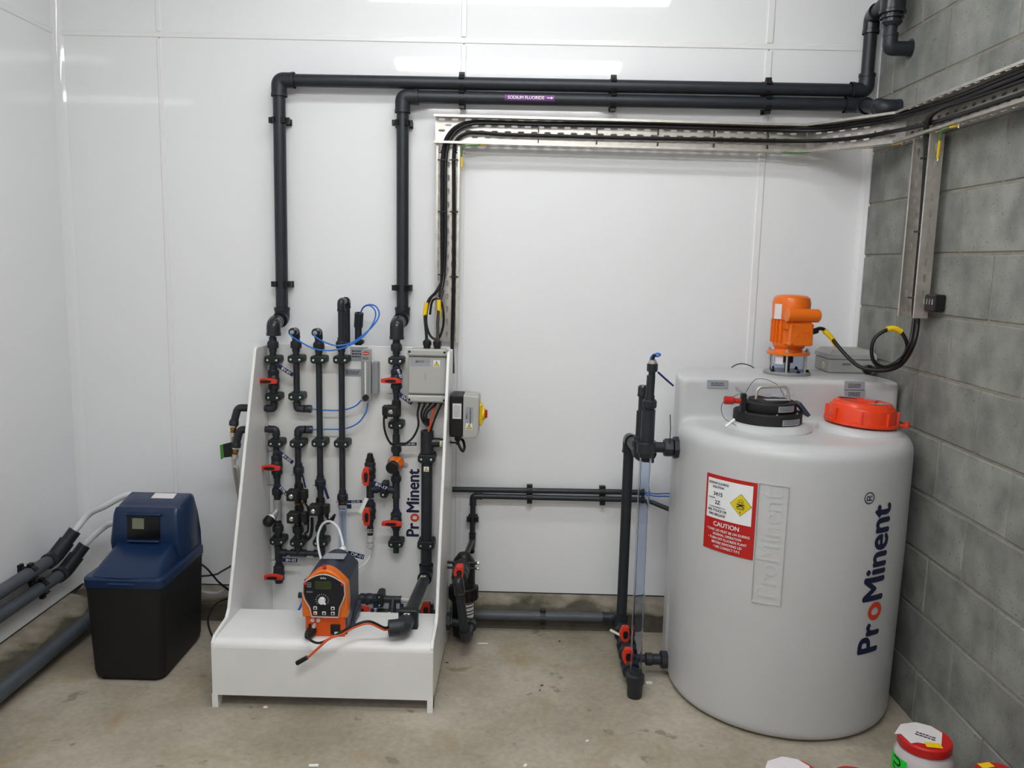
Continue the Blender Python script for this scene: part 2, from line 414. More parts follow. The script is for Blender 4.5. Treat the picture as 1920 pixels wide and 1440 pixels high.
# blockwork, right wall: every block a piece of its own, mortar recessed
wr = struct(MB().bbox2((XR+0.004, YB, 0.0), (XR+0.14, 0.1, ZC)).build('wall_right', 'mortar', smooth=0))
bx = MB().rbox((0,0,0), (0.05, 0.390, 0.190), 0.003).build('block', 'block', wr, smooth=0)
bx_low = MB().rbox((0,0,0), (0.05, 0.390, 0.176), 0.003).build('block', 'block', wr, smooth=0)
bme, bml = bx.data, bx_low.data
for o in (bx, bx_low): bpy.data.objects.remove(o)
rb = random.Random(3)
for c in range(15):
    z = 0.2*c - 0.015 + 0.1
    off = 0.0 if c % 2 else -0.2
    k = 0
    while True:
        yj = -0.175 + off - 0.4*k + 0.4      # far joint of this block
        yc = yj - 0.2; k += 1
        if yc < -3.3: break
        if yc > 0.2: continue
        b = bpy.data.objects.new('block', bme if c else bml); col.objects.link(b)
        _place(b, (XR+0.025+rb.uniform(-0.0012,0.0012), yc, z if c else 0.0935), wr)
# ceiling battens
for i, (lx, ly, st) in enumerate(LAMPS):
    t = thing('ceiling_light', ('white fluorescent batten on the ceiling nearest the panelled back wall', 'white fluorescent batten on the ceiling between two others', 'white fluorescent batten on the ceiling farthest from the panelled wall')[i], 'light', (lx, ly, ZC), 'ceiling battens')
    MB().bbox2((lx-LAMP_LEN/2-0.02, ly-0.06, LAMP_Z+0.045), (lx+LAMP_LEN/2+0.02, ly+0.06, ZC)).build('housing', 'lamp_body', t, smooth=0)
    m = mat('lamp_glow_%d' % i, (0.985, 0.992, 0.990, 1), 0.4, emit=st)
    pf = [(LAMP_Z+0.045, -0.055), (LAMP_Z+0.01, -0.05), (LAMP_Z, -0.035), (LAMP_Z, 0.035), (LAMP_Z+0.01, 0.05), (LAMP_Z+0.045, 0.055)]
    MB().prism([(lx-LAMP_LEN/2, ly+y, z) for z, y in pf], (LAMP_LEN,0,0)).build('diffuser', m, t, smooth=0)
# ================================================================ PIPE FITTINGS
def pipe(t, a, b, r, m='pvc', name='pipe', n=20): return MB().cyl(a, b, r, n=n).build(name, m, t)
def elbow(t, a, c, b, r, m='pvc', rad=None, name='elbow'):
    """bend through corner c with a socket collar on each end"""
    a, b, c = V(a), V(b), V(c); mb = MB(); R = r*1.22
    L = rad or r*2.0
    d1 = (a-c).normalized(); d2 = (b-c).normalized()
    p = [c + d1*(a-c).length] + fillet([c + d1*L*1.0, c, c + d2*L*1.0], L*0.98, 8)[1:-1] + [c + d2*(b-c).length]
    mb.tube(p, R, n=20)
    mb.lathe(a, c-a, [(0,R*1.06),(r*0.5,R*1.06),(r*0.55,R)], 20); mb.lathe(b, c-b, [(0,R*1.06),(r*0.5,R*1.06),(r*0.55,R)], 20)
    return mb.build(name, m, t, smooth=50)
def tee(t, a, b, c, d, r, m='pvc'):
    a, b, c, d = V(a), V(b), V(c), V(d); R = r*1.22
    mb = MB().lathe(a, b-a, [(0,R*1.06),(r*0.5,R*1.06),(r*0.55,R),((b-a).length-r*0.55,R),((b-a).length-r*0.5,R*1.06),((b-a).length,R*1.06)], 20)
    L = (d-c).length; mb.lathe(c, d-c, [(0,R),(L-r*0.55,R),(L-r*0.5,R*1.06),(L,R*1.06)], 20)
    return mb.build('tee', m, t)
def union(t, c, ax, r, L=None, m='pvc', name='union_nut'):
    c = V(c); ax = V(ax).normalized(); L = L or r*2.4; R = r*1.75; k = 12
    u, v, _ = basis(ax); mb = MB()
    mb.lathe(c-ax*L/2, ax, [(0,R*0.92),(L*0.12,R),(L*0.82,R),(L*0.88,R*0.9),(L,R*0.86)], 24)
    for i in range(k):
        th = 2*math.pi*i/k; d = u*math.cos(th)+v*math.sin(th)
        mb.cyl(c - ax*L*0.36 + d*R*0.97, c + ax*L*0.3 + d*R*0.97, r*0.13, n=6)
    mb.lathe(c-ax*L*0.95, ax, [(0,r*1.22),(L*1.9,r*1.22)], 20)
    return mb.build(name, m, t)
def wall_clip(t, c, ax, out, r, wall, name='pipe_clip'):
    """black saddle clip: base foot on the wall and two jaws gripping the pipe; out = direction off the wall"""
    c, ax, out = V(c), V(ax).normalized(), V(out).normalized(); sd = ax.cross(out).normalized(); mb = MB(); h = 0.011
    R = Matrix((sd, ax, out)).transposed()
    base = c - out*((c-V(wall)).dot(out))
    mb.box(base + out*0.006, (r*2.9, 0.024, 0.012), R)
    for s in (-1, 1):
        pts = []
        for k in range(7):
            a = math.radians(-70 + k*22); pts.append((math.cos(a), math.sin(a)))
        poly = [c + sd*s*(r*1.02)*x + out*(r*1.02)*y for x, y in pts] + [c + sd*s*(r*1.32)*x + out*(r*1.32)*y for x, y in reversed(pts)]
        mb.prism([p - ax*h for p in poly], ax*2*h)
        mb.box(c + sd*s*r*1.38 + out*0.002, (0.014, 0.022, 0.016), R)
        mb.box((c + sd*s*r*0.9 + base + sd*s*r*0.9)/2 - out*r*0.3, (0.006, 0.02, max(0.004, (c-base).length-r*0.7)), R)
    return mb.build(name, 'black', t, smooth=0)
# ================================================================ LONG PIPES ON THE BACK WALL
PY = -0.055; R5 = 0.0245
xa = at(524, 300, PY).x; za = at(1100, 160, PY).z
za_l = at(560, 151, PY).z; za_r = at(1560, 168.5, PY).z; xe = at(1624, 166, PY).x
A1 = V((at(523,153,PY).x, PY, za_l)); A0 = V((at(529,585,PY).x, PY, at(529,597,PY).z)); A2 = V((xe, PY, za_r))
A3 = V((at(1634,45,PY).x, PY, at(1634,32,PY).z)); A4 = V((1.302, -0.27, A3.z+0.015))
t = thing('pipe_line', 'upper dark grey plastic pipe running along the panelled wall and down to the skid corner', 'pipe', A0, 'long wall pipes')
pipe(t, A0, A1, R5); pipe(t, A1, A2, R5); pipe(t, A2, A3, R5); pipe(t, A3, A4, R5)
elbow(t, A1-Z_*0.062, A1, A1+X_*0.062, R5, rad=0.045); elbow(t, A2-X_*0.062, A2, A2+Z_*0.062, R5, rad=0.045)
elbow(t, A3-Z_*0.062, A3, A3+(A4-A3).normalized()*0.062, R5, 'pvc_gloss', rad=0.045)
for px, py in ((525,226),(530,533)):
    c = at(px, py, PY); c.x = A1.x + (A0.x-A1.x)*(A1.z-c.z)/(A1.z-A0.z); wall_clip(t, c, Z_, -Y_, R5, (0,0,0))
for px in (866, 1150, 1440):
    f = (at(px,160,PY).x-A1.x)/(A2.x-A1.x); wall_clip(t, A1.lerp(A2, f), X_, -Y_, R5, (0,0,0))
# drop to the skid: elbow towards the room, elbow down
SK = -0.195
A5 = V((at(513,612,SK).x, SK, A0.z-0.012))
pipe(t, A0, A5, 0.021); elbow(t, A0+Z_*0.045, A0, A0+(A5-A0).normalized()*0.045, R5, rad=0.03)
A6 = at(512, 636, SK); A6.x = A5.x
elbow(t, A5+(A0-A5).normalized()*0.04, A5, V((A5.x,SK,at(512,629,SK).z)), 0.0225, 'pvc_gloss', rad=0.035)
B1 = V((at(755,185,PY).x, PY, at(790,182,PY).z)); B0 = V((B1.x+0.002, PY, at(752,597,PY).z)); B2 = V((at(1612,198,PY).x, PY, at(1560,196,PY).z))
t = thing('pipe_line', 'lower dark grey plastic pipe carrying the purple sodium fluoride band', 'pipe', B0, 'long wall pipes')
pipe(t, B0, B1, R5); pipe(t, B1, B2, R5)
elbow(t, B1-Z_*0.062, B1, B1+X_*0.062, R5, rad=0.045)
B3 = B2 + V((0.012,-0.20,-0.045)); B4 = V((XR, B3.y, B3.z))
elbow(t, B2-X_*0.06, B2, B2+(B3-B2).normalized()*0.06, R5, rad=0.045); pipe(t, B2, B3, R5); elbow(t, B3+(B2-B3).normalized()*0.05, B3, B4, R5, rad=0.04)
for px, py in ((755,231),(757,540)):
    c = at(px, py, PY); c.x = B1.x; wall_clip(t, c, Z_, -Y_, R5, (0,0,0))
for px in (866, 1150, 1440):
    f = (at(px,185,PY).x-B1.x)/(B2.x-B1.x); wall_clip(t, B1.lerp(B2, f), X_, -Y_, R5, (0,0,0))
B5 = V((at(744,615,SK).x, SK, B0.z-0.014))
pipe(t, B0, B5, 0.021); elbow(t, B0+Z_*0.045, B0, B0+(B5-B0).normalized()*0.045, R5, rad=0.03)
elbow(t, B5+(B0-B5).normalized()*0.04, B5, V((B5.x,SK,at(744,636,SK).z)), 0.0225, 'pvc_gloss', rad=0.035)
# purple pipe band, wrapped on the front of the pipe
lb0 = at(946,183,PY-R5); lb1 = at(1040,186,PY-R5); zc = B1.z + (B2.z-B1.z)*((lb0.x+lb1.x)/2-B1.x)/(B2.x-B1.x)
dirp = (B2-B1).normalized()
def band(x, v, e=0.0008):            # x along pipe, v arc length
    a = v/R5; return V(((lb0.x+lb1.x)/2, PY, zc)) + dirp*x + V((0, -math.cos(a), math.sin(a)))*(R5+e)
mb = MB(); Wb = (lb1.x-lb0.x)/2
for i in range(9):
    v = -0.011 + 0.022*i/8; mb.add([band(-Wb, v), band(Wb, v)], [])
mb.f = [(2*i, 2*i+1, 2*i+3, 2*i+2) for i in range(8)]
bo = mb.build('pipe_band', 'purple', t, label='purple band lettered sodium fluoride')
letter('SODIUM FLUORIDE', (0,0,0), X_, Z_, 0.0165, 'white_ink', bo, bold=0.016, sx=1.0, wrap=lambda x, y: band(x-0.014, y, 0.0016))
mb = MB().add([band(x, y, 0.0016) for x, y in ((Wb-0.03,-0.0015),(Wb-0.03,0.0015),(Wb-0.014,0.0015),(Wb-0.014,0.005),(Wb-0.006,0),(Wb-0.014,-0.005),(Wb-0.014,-0.0015))], [(0,1,2,3,4,5,6)]); mb.build('arrow', 'white_ink', bo, smooth=0)
# fat vent pipe on the blockwork
TP = V((1.298, -0.300, 2.318))
t = thing('vent_pipe', 'fat dark vent pipe with ribbed coupling turning into the blockwork', 'pipe', TP)
pipe(t, TP+Z_*0.13, V((TP.x,TP.y,ZC)), 0.043, 'pvc_gloss')
mb = MB().lathe(TP+Z_*0.075, Z_, [(0,0.026),(0.012,0.036),(0.016,0.036),(0.018,0.031),(0.024,0.031),(0.026,0.040),(0.032,0.040),(0.034,0.035),(0.040,0.035),(0.042,0.046),(0.052,0.046),(0.054,0.043),(0.07,0.043)], 28); mb.build('ribbed_coupling', 'pvc_gloss', t)
pipe(t, TP, TP+Z_*0.09, 0.021); elbow(t, TP+Z_*0.05, TP, V((XR,TP.y,TP.z)), 0.021, rad=0.03)
MB().ring((XR-0.004,TP.y,TP.z), (XR,TP.y,TP.z), 0.034, 0.02).build('wall_collar', 'pvc', t)
# ================================================================ PERFORATED CABLE TRAY
def perf(mb, O, U, Vv, L, W, rows, pitch=0.0525, sl=0.028, sw=0.0088):
    """sheet with staggered slots; U along, Vv across"""
    O, U, Vv = V(O), V(U).normalized(), V(Vv).normalized(); rh = W/rows
    def q(x0, x1, y0, y1): mb.add([O+U*x0+Vv*y0, O+U*x1+Vv*y0, O+U*x1+Vv*y1, O+U*x0+Vv*y1], [(0,1,2,3)])
    for r in range(rows):
        y0, y1 = r*rh, (r+1)*rh; x = (pitch/2 if r % 2 else 0.0)
        if x: q(0, x, y0, y1)
        while x + pitch <= L + 1e-6:
            cx, cy = x+pitch/2, (y0+y1)/2; a, b = sl/2, sw/2
            out = [(x,y0),(cx,y0),(x+pitch,y0),(x+pitch,cy),(x+pitch,y1),(cx,y1),(x,y1),(x,cy)]
            inn = [(cx-a+b,cy-b),(cx,cy-b),(cx+a-b,cy-b),(cx+a,cy),(cx+a-b,cy+b),(cx,cy+b),(cx-a+b,cy+b),(cx-a,cy)]
            mb.add([O+U*i+Vv*j for i, j in out+inn], [(k, (k+1)%8, 8+(k+1)%8, 8+k) for k in range(8)])
            x += pitch
        if L - x > 1e-4: q(x, L, y0, y1)
def tray(t, O, U, Wd, out, L, W=0.106, D=0.05, rows=5, fl0=True, fl1=True):
    """channel tray: base with origin corner O along U, width along Wd, flanges standing along out"""
    O, U, Wd, out = V(O), V(U).normalized(), V(Wd).normalized(), V(out).normalized()
    mb = MB(); perf(mb, O, U, Wd, L, W, rows); s = mb.build('base_sheet', 'steel', t, smooth=0)
    parts = [s]
    for f, o in ((fl0, O), (fl1, O+Wd*W)):
        if not f: continue
        mb = MB(); perf(mb, o, U, out, L, D, 1); sgn = 1 if o == O else -1
        mb.prism([o+out*D, o+out*D+Wd*0.008*sgn, o+out*(D-0.002)+Wd*0.008*sgn, o+out*(D-0.002)], U*L)
        parts.append(mb.build('side_flange', 'steel', t, smooth=0))
    for p in parts:
        md = p.modifiers.new('sheet', 'SOLIDIFY'); md.thickness = 0.0014; md.offset = 0
TY = -0.038
th = thing('cable_tray', 'horizontal perforated steel cable tray under the two wall pipes', 'cable tray', (at(816,265,TY).x, TY, 1.99), 'perforated cable trays')
tx0 = at(816,240,TY).x; tx1 = at(1512,250,TY).x; tzt = at(818,218,TY).z; tzr = at(1505,236,TY).z
dirt = V((tx1-tx0, 0, tzr-tzt)); Lh = dirt.length
ZT0 = tzt - 0.108
tray(th, (tx0, TY, ZT0), dirt, Z_, -Y_, Lh, W=0.108)
tv = thing('cable_tray', 'vertical perforated steel cable tray dropping behind the grey junction box', 'cable tray', (at(838,640,TY).x, TY, 1.24), 'perforated cable trays')
zv1 = ZT0-0.006; zv0 = at(838,640,TY).z
vx0 = at(818,450,TY).x; vx1 = at(861,450,TY).x
tray(tv, (vx1, TY+0.004, zv0), Z_, -X_, -Y_, zv1-zv0, W=vx1-vx0, D=0.03, rows=5)
for dx in (0.012, vx1-vx0-0.012): MB().lathe((vx0+dx, TY-0.001, zv1-0.02), -Y_, [(0,0.006),(0.004,0.006),(0.006,0.003)], 8).build('bolt', 'chrome', tv)
# corner piece across the room corner and the run on the blockwork
RX = XR-0.028; yk = -0.385; ztr = tzr + (1.0*0.0)
ta = thing('cable_tray', 'short bright tray section angled across the room corner', 'cable tray', (tx1, TY, ZT0), 'perforated cable trays')
ca = V((tx1+0.004, TY, tzr-0.108)); cb = V((RX, yk, tzr-0.112)); dc = (cb-ca); oc = V((-abs(dc.y), -abs(dc.x), 0)).normalized()
oc = V((dc.y, -dc.x, 0)).normalized()
if oc.y > 0: oc = -oc
tray(ta, ca, dc, Z_, oc, dc.length, W=0.108)
trr = thing('cable_tray', 'perforated steel cable tray running along the grey blockwork wall', 'cable tray', (RX, -1.5, tzr-0.112), 'perforated cable trays')
tray(trr, cb, -Y_, Z_, -X_, 2.2, W=0.108)
trv = thing('cable_tray', 'vertical pale steel tray hanging down the grey blockwork wall', 'cable tray', (RX, -0.6, 1.39), 'perforated cable trays')
rv0, rv1 = -0.545, -0.665; rzb = 1.375; rzt = tzr-0.118
tray(trv, (RX+0.002, rv0, rzb), Z_, -Y_, -X_, rzt-rzb, W=rv0-rv1, D=0.045, rows=5)
# grey rail lip of the vertical tray is wider on the room side; junction label box beside it
bxs = thing('terminal_box', 'small dark clip-on box beside the foot of the hanging tray', 'box', (RX, -0.70, 1.42))
c0 = atx(1748,568,1.345)
MB().rbox((1.352, c0.y, c0.z), (0.038, 0.075, 0.056), 0.005).build('body', 'black', bxs, smooth=0)
for k in range(4): MB().box((1.331, c0.y-0.028+0.018*k, c0.z+0.004), (0.003, 0.004, 0.018)).build('contact', 'steel', bxs, smooth=0)
# ================================================================ CABLES IN THE TRAYS
def cable(name, pts, r, label, cat='cable', m='cable', n=8, group=None, res=8):
    o = MB().tube(spline(pts, res), r, n=n).build(name, m); return tag(o, label, cat, group)
cy = TY-0.022
def zt(x, d): return tzt + (tzr-tzt)*(x-tx0)/(tx1-tx0) - d
def corner_pts(d, off):
    o2 = oc*off; P = []
    for f in (0.15, 0.5, 0.85): P.append(V((ca.x,TY,tzr-d)) .lerp(V((cb.x,cb.y,tzr-0.004-d)), f) + o2)
    return P
def right_pts(d, off, ys): return [V((RX-off, y, tzr-0.004-d)) for y in ys]
xv = vx0+0.018
def run(pxs): return [at(x, y, cy) for x, y in pxs]
DU, DL = 0.036, 0.094
for k, (dz, dy, r, lab) in enumerate(((0.0,0.0,0.0080,'thick black power cable lying uppermost in the cable tray'), (0.012,0.006,0.0065,'black cable pressed under the uppermost one in the cable tray'))):
    pts = [at(826-k*2, 556, -0.10), at(829+k*3, 520, cy-dy)] + [V((p.x+0.014*k, cy-dy, p.z-dz*0.5)) for p in run([(829,450),(829,380),(829,320),(831,285),(838,258),(856,238),(885,229),(930,229),(1000,231),(1150,233),(1300,237),(1440,241)])]
    pts += [p+V((0,0,-dz)) for p in (atp(1535,239,ca+oc*(0.022+dy),oc), atp(1600,231,ca+oc*(0.022+dy),oc), atp(1655,222,ca+oc*(0.022+dy),oc), atx(1720,205,1.318-dy), atx(1793,182,1.320-dy), atx(1913,134,1.320-dy))]
    pts += [pts[-1].lerp(pts[-2], -2.2), pts[-1].lerp(pts[-2], -4.0)]
    cable('power_cable', pts, r, lab, group='cables in the trays')
for k, (dz, dy, r, lab) in enumerate(((0.0,0.0,0.0075,'black cable along the bottom of the cable tray, dropping to the skid'), )):
    pts = [at(849,700,-0.118), at(848,640,-0.075)] + [V((p.x, cy-dy, p.z-dz)) for p in run([(850,560),(851,450),(851,350),(851,290),(856,263),(875,250),(900,249),(940,252),(1000,254),(1150,258),(1300,261),(1440,264)])]
    pts += [atp(1535,264,ca+oc*0.022,oc), atp(1600,259,ca+oc*0.022,oc), atp(1655,250,ca+oc*0.022,oc), atx(1720,237,1.318), atx(1793,217,1.320), atx(1913,177,1.320)]
    pts += [pts[-1].lerp(pts[-2], -2.2), pts[-1].lerp(pts[-2], -4.0)]
    cable('signal_cable', pts, r, lab, group='cables in the trays')
# two cables leaving the right tray and hanging down to the tank
for k, (dy, r, lab) in enumerate(((0.0,0.007,'black cable dropping down the hanging tray to the stirrer motor'), (0.013,0.0065,'black cable dropping down the hanging tray beside its twin'))):
    pts = [V((RX-0.024, -1.3, tzr-0.048)), V((RX-0.024, -0.9, tzr-0.046)), V((RX-0.034, -0.70-dy, tzr-0.046)), V((RX-0.038, -0.615-dy, tzr-0.075)), V((RX-0.024, -0.60-dy, 1.92)), V((RX-0.018, -0.60-dy, 1.7)), V((RX-0.018, -0.605-dy*2, 1.4))]
    if k == 0: pts += [atx(1721,600,1.325), atx(1713,645,1.305), at(1690,683,-0.60), at(1655,695,-0.56), at(1615,689,-0.50), at(1590,670,-0.45), at(1568,645,-0.42), at(1550,622,-0.405), at(1538,616,-0.403), V((1.062,-0.403,1.304))]
    else:
        pts += [atx(1714,600,1.325), atx(1706,645,1.30), at(1690,672,-0.60), at(1662,688,-0.60), at(1640,680,-0.60), at(1634,655,-0.60), at(1642,632,-0.60), at(1666,618,-0.60), at(1688,622,-0.60), at(1700,642,-0.605), at(1698,660,-0.59), at(1680,684,-0.57), at(1650,690,-0.52), at(1632,688,-0.44), at(1622,690,-0.32)]
    cable('motor_cable', pts, r, lab, group='cables to the tank top')
for (a, b, lab, Yy) in (((1545,620),(1570,650),'yellow lettered sleeve on the cable leaving the stirrer motor',-0.41), ((1663,617),(1690,622),'yellow sleeve at the top of the coiled cable loop',-0.60)):
    p0, p1 = at(*a, Yy), at(*b, Yy); md = (p0+p1)/2 + (V((0,0,0.006)) if Yy < -0.4 else V((0,0,-0.0015)))
    tag(MB().tube(spline([p0, md, p1], 5), 0.0095, n=12).build('cable_sleeve', 'yellow'), lab, 'cable marker', 'yellow cable sleeves')
g = thing('cable_gland', 'round black grommet on the motor cable in front of the small grey box', 'grommet', at(1624,693,-0.50))
MB().lathe(at(1624,692,-0.49), -Y_, [(0,0.016),(0.02,0.018),(0.026,0.012)], 16).build('gland_body', 'black', g)
# loops and yellow sleeves where the cables drop to the junction box
JY = -0.20
for k, (pts, lab) in enumerate((([(829,528,-0.065),(817,548,-0.10),(804,563,-0.13),(797,588,-0.135),(799,620,-0.17),(801,652,JY)], 'black cable curving from the tray foot to the left gland of the junction box'),
                                ([(830,545,-0.09),(824,570,-0.12),(821,600,-0.16),(821,625,-0.18),(821,652,JY)], 'black cable dropping from the tray foot to the right gland of the junction box'))):
    cable('power_cable', [at(*q) for q in pts], 0.0062, lab, group='cables into the junction box')
lp = [(826,540),(806,562),(799,600),(806,628),(820,636),(829,620),(832,595),(828,568),(818,560),(810,566),(806,590)]
cable('cable_loop', [at(x, y, -0.13) for x, y in lp], 0.0048, 'slack loop of black cable hanging in front of the vertical tray', group='cables into the junction box')
for px, lab in (((800,567,796,592),'left yellow sleeve on the cables above the junction box'), ((823,562,823,595),'right yellow sleeve on the cables above the junction box')):
    tag(MB().tube([at(px[0],px[1],-0.135), at(px[2],px[3],-0.135)], 0.0085, n=12).build('cable_sleeve', 'yellow'), lab, 'cable marker', 'yellow cable sleeves')
# cable ties
ties = [(829,300),(829,397),(829,515),(851,300),(851,397),(851,519)]
for i, (x, y) in enumerate(ties):
    o = MB().box(at(x, y, cy-0.004), (0.034, 0.016, 0.004)); o.box(at(x+6, y, cy-0.012), (0.008,0.008,0.006))
    tag(o.build('cable_tie', 'black', smooth=0), 'black tie round the %s cables of the vertical tray, %s of three' % (('left','right')[i//3], ('topmost','middle','lowest')[i%3]), 'cable tie', 'cable ties')
for i, x in enumerate((0.05, 0.28, 0.52, 0.74, 0.95)):
    for j, d in enumerate((0.042, 0.094)):
        if x < 0 : continue
        tag(MB().box((x, cy-0.003, zt(x, d)), (0.004, 0.02, 0.026)).build('cable_tie', 'black', smooth=0), 'black tie round the %s cable of the horizontal tray, number %s from the left' % (('upper','lower')[j], ('one','two','three','four','five')[i]), 'cable tie', 'cable ties')
for i, z in enumerate((1.90, 1.66, 1.44)):
    tag(MB().box((RX-0.026, -0.607, z), (0.014, 0.045, 0.006)).build('cable_tie', 'black', smooth=0), 'black tie on the cables of the hanging blockwork tray, %s of three' % ('topmost','middle','lowest')[i], 'cable tie', 'cable ties')
# earth bonding links
def earth(pts, lab):
    t = thing('earth_link', lab, 'earth wire', pts[0], 'earth bonding links')
    MB().tube(spline(pts, 6), 0.0028, n=8).build('wire', 'earth_green', t)
    MB().tube([pts[0], V(pts[0]).lerp(V(pts[1]),0.7)], 0.0042, n=8).build('crimp', 'yellow', t); MB().tube([pts[-1], V(pts[-1]).lerp(V(pts[-2]),0.7)], 0.0042, n=8).build('crimp', 'yellow', t)
    for p in (pts[0], pts[-1]): MB().lathe(V(p)+V((0,0,0.006)), -Z_, [(0,0.005),(0.005,0.005),(0.006,0.003),(0.016,0.003)], 8).build('bolt', 'chrome', t)
earth([at(912,270,-0.075), at(895,272,-0.085), at(872,274,-0.085), at(866,285,-0.08), at(866,316,-0.07)], 'green and yellow earth link at the tray corner above the blank white panel')
earth([at(1452,282,-0.07), at(1475,286,-0.09), at(1510,286,-0.10), at(1548,280,-0.12)], 'green and yellow earth link under the joint of the angled tray')
earth([at(1613,278,-0.20), at(1640,276,-0.28), at(1665,272,-0.34), at(1692,267,-0.42)], 'green and yellow earth link under the corner where tray meets blockwork')
earth([atx(1798,234,1.31), atx(1775,240,1.30), atx(1764,250,1.30), atx(1758,296,1.315)], 'green and yellow earth link beside the head of the hanging tray')
# ================================================================ SMALL PIPES LOW ON THE BACK WALL
R2 = 0.0115; LY = -0.035
c0, c1 = at(848,917.5,LY), at(1196,923,LY)
t = thing('pipe_line', 'thin dark pipe low on the back wall ending in blue tubes', 'pipe', c0, 'thin wall pipes')
pipe(t, c0, c1, R2); MB().lathe(c1, c1-c0, [(0,0.015),(0.03,0.015),(0.032,0.0115)], 16).build('end_cap', 'pvc', t)
for px in (993, 1130):
    f = (at(px,920,LY).x-c0.x)/(c1.x-c0.x); wall_clip(t, c0.lerp(c1,f), X_, -Y_, R2*1.15, (0,0,0))
for k in range(2):
    o = MB().tube(spline([c1+V((0.03,0,0.002-0.006*k)), c1+V((0.07,-0.01,-0.002-0.010*k)), c1+V((0.12,-0.03,0.006-0.012*k)), c1+V((0.18,-0.05,0.01-0.014*k))], 6), 0.003, n=8).build('blue_tubing', 'blue_tube', t)
d0, d1 = at(887,930,LY), at(1196,937,LY)
t = thing('pipe_line', 'thin dark pipe running just below its twin and down to the black filter', 'pipe', d0, 'thin wall pipes')
pipe(t, d0, d1, R2); d2 = V((d0.x, LY, at(881,1012,LY).z)); pipe(t, d0, d2, R2); elbow(t, d0-Z_*0.04, d0, d0+X_*0.04, R2, rad=0.026)
for px in (993, 1130):
    f = (at(px,930,LY).x-d0.x)/(d1.x-d0.x); wall_clip(t, d0.lerp(d1,f), X_, -Y_, R2*1.15, (0,0,0))
wall_clip(t, V((d0.x,LY,at(883,973,LY).z)), Z_, -Y_, R2*1.15, (0,0,0))
elbow(t, d2+Z_*0.03, d2, d2+V((-0.002,-0.05,-0.035)), R2, rad=0.02)
d3 = V((-0.2, -0.25, at(878,1042,-0.25).z)); pipe(t, d2, d3, R2*0.95)
MB().lathe(d1, d1-d0, [(0,0.015),(0.03,0.015),(0.032,0.0115)], 16).build('end_cap', 'pvc', t)
pipe(t, d1+X_*0.02, V((d1.x+0.06,LY,d1.z-0.01)), 0.009); pipe(t, V((d1.x+0.055,LY,d1.z-0.008)), V((d1.x+0.2,LY-0.06,d1.z-0.05)), 0.0095)
# grey floor-level pipe in front of the kerb, back wall
KY = -0.152; KR = 0.0185
e0, e1 = at(872,1154,KY), at(1140,1158,KY)
e0 = V((-0.6, KY, e0.z)); ez = e1.z
t = thing('pipe_line', 'mid grey pipe clipped along the kerb of the back wall', 'pipe', e0, 'kerb pipes')
e0.z = at(872,1153.5,KY).z
pipe(t, e0, e1, KR, 'pvc_grey'); MBc = V((at(1018,1155,KY).x, KY, (e0.z+e1.z)/2)); wall_clip(t, MBc, X_, -Y_, KR, (0,-0.128,0))
E5 = V((0.428, KY, e1.z)); pipe(t, e1, E5, KR, 'pvc'); elbow(t, V((E5.x-0.06,KY,e1.z)), E5, E5+V((0,-0.05,0)), KR, rad=0.035)
# left wall: floor pipe and two softener feed pipes
t = thing('pipe_line', 'dark grey waste pipe along the foot of the left kerb', 'pipe', (-1.712,-1.5,0.06), 'kerb pipes')
pipe(t, (-1.715,-3.2,0.068), (-1.715,-0.17,0.066), 0.028, 'pvc_grey')
def feed(z, yend, lab, pelb, phose, head, roff):
    t = thing('pipe_line', lab, 'pipe', (-1.835,-1.4,z), 'softener feed pipes')
    a = V((-1.835,-3.2,z-0.002)); b = V((-1.835, yend, z+0.004)); pipe(t, a, b, R5, 'pvc_grey')
    c = b + V((0.028, 0.028, 0.045)); MB().tube(fillet([b-Y_*0.045, b, c+V((0.008,0.008,0.013))], 0.03, 6), R5*1.25, n=20).build('elbow', 'pvc', t)
    d = c + V((0.03,0.03,0.05)); MB().ring(c, d, R5*1.02, R5*0.62).build('open_end', 'pvc', t)
    for yy in ((yend-0.16,)): wall_clip(t, (-1.835, yy, z), Y_, X_, R5, (XL,0,0))
    h = tag(MB().tube(spline([c, d] + ([d+V((0.045,0.03,0.06))] if z > 0.3 else []) + [V(q) for q in head], 8), 0.0125, n=12).build('white_hose', 'white_tube'), roff, 'hose', 'white softener hoses')
feed(0.322, -0.30, 'upper grey feed pipe on the left wall with a white hose in its end', None, None, [(-1.66,-0.24,0.52),(-1.55,-0.27,0.58),(-1.47,-0.30,0.59)], 'upper white hose arching into the head of the blue softener')
feed(0.238, -0.235, 'lower grey feed pipe on the left wall with a white hose in its end', None, None, [(-1.70,-0.16,0.41),(-1.62,-0.22,0.45),(-1.54,-0.27,0.46),(-1.47,-0.31,0.455)], 'lower white hose running into the side of the blue softener')
# ================================================================ DOSING SKID
SX0, SX1 = -1.026, -0.270; SB = -0.150; PT = 0.012      # outer faces of the side plates, front of the back panel, plate thickness
def prof(xw):
    pf = [(-0.140,0.0),(-0.140,1.180),(-0.268,1.183),(-0.283,1.176),(-0.640,0.285),(-0.665,0.262),(-0.780,0.250),(-0.800,0.232),(-0.800,0.0),(-0.755,0.0),(-0.750,0.034),(-0.30,0.034),(-0.29,0.0)]
    return [(xw, y, z) for y, z in pf]
t = skid = thing('dosing_skid', 'white plastic dosing skid with sloping side plates and a boxed plinth', 'dosing skid', ((SX0+SX1)/2, -0.46, 0))
for x0, x1 in ((SX0, SX0+PT), (SX1-PT, SX1)):
    MB().prism(prof(x0), (x1-x0,0,0)).build('side_plate', 'skid_white', t, smooth=0, bevel=0.003)
MB().bbox2((SX0+PT, SB, 0.03), (SX1-PT, SB+0.012, 1.186)).build('back_panel', 'skid_white', t, smooth=0, bevel=0.002)
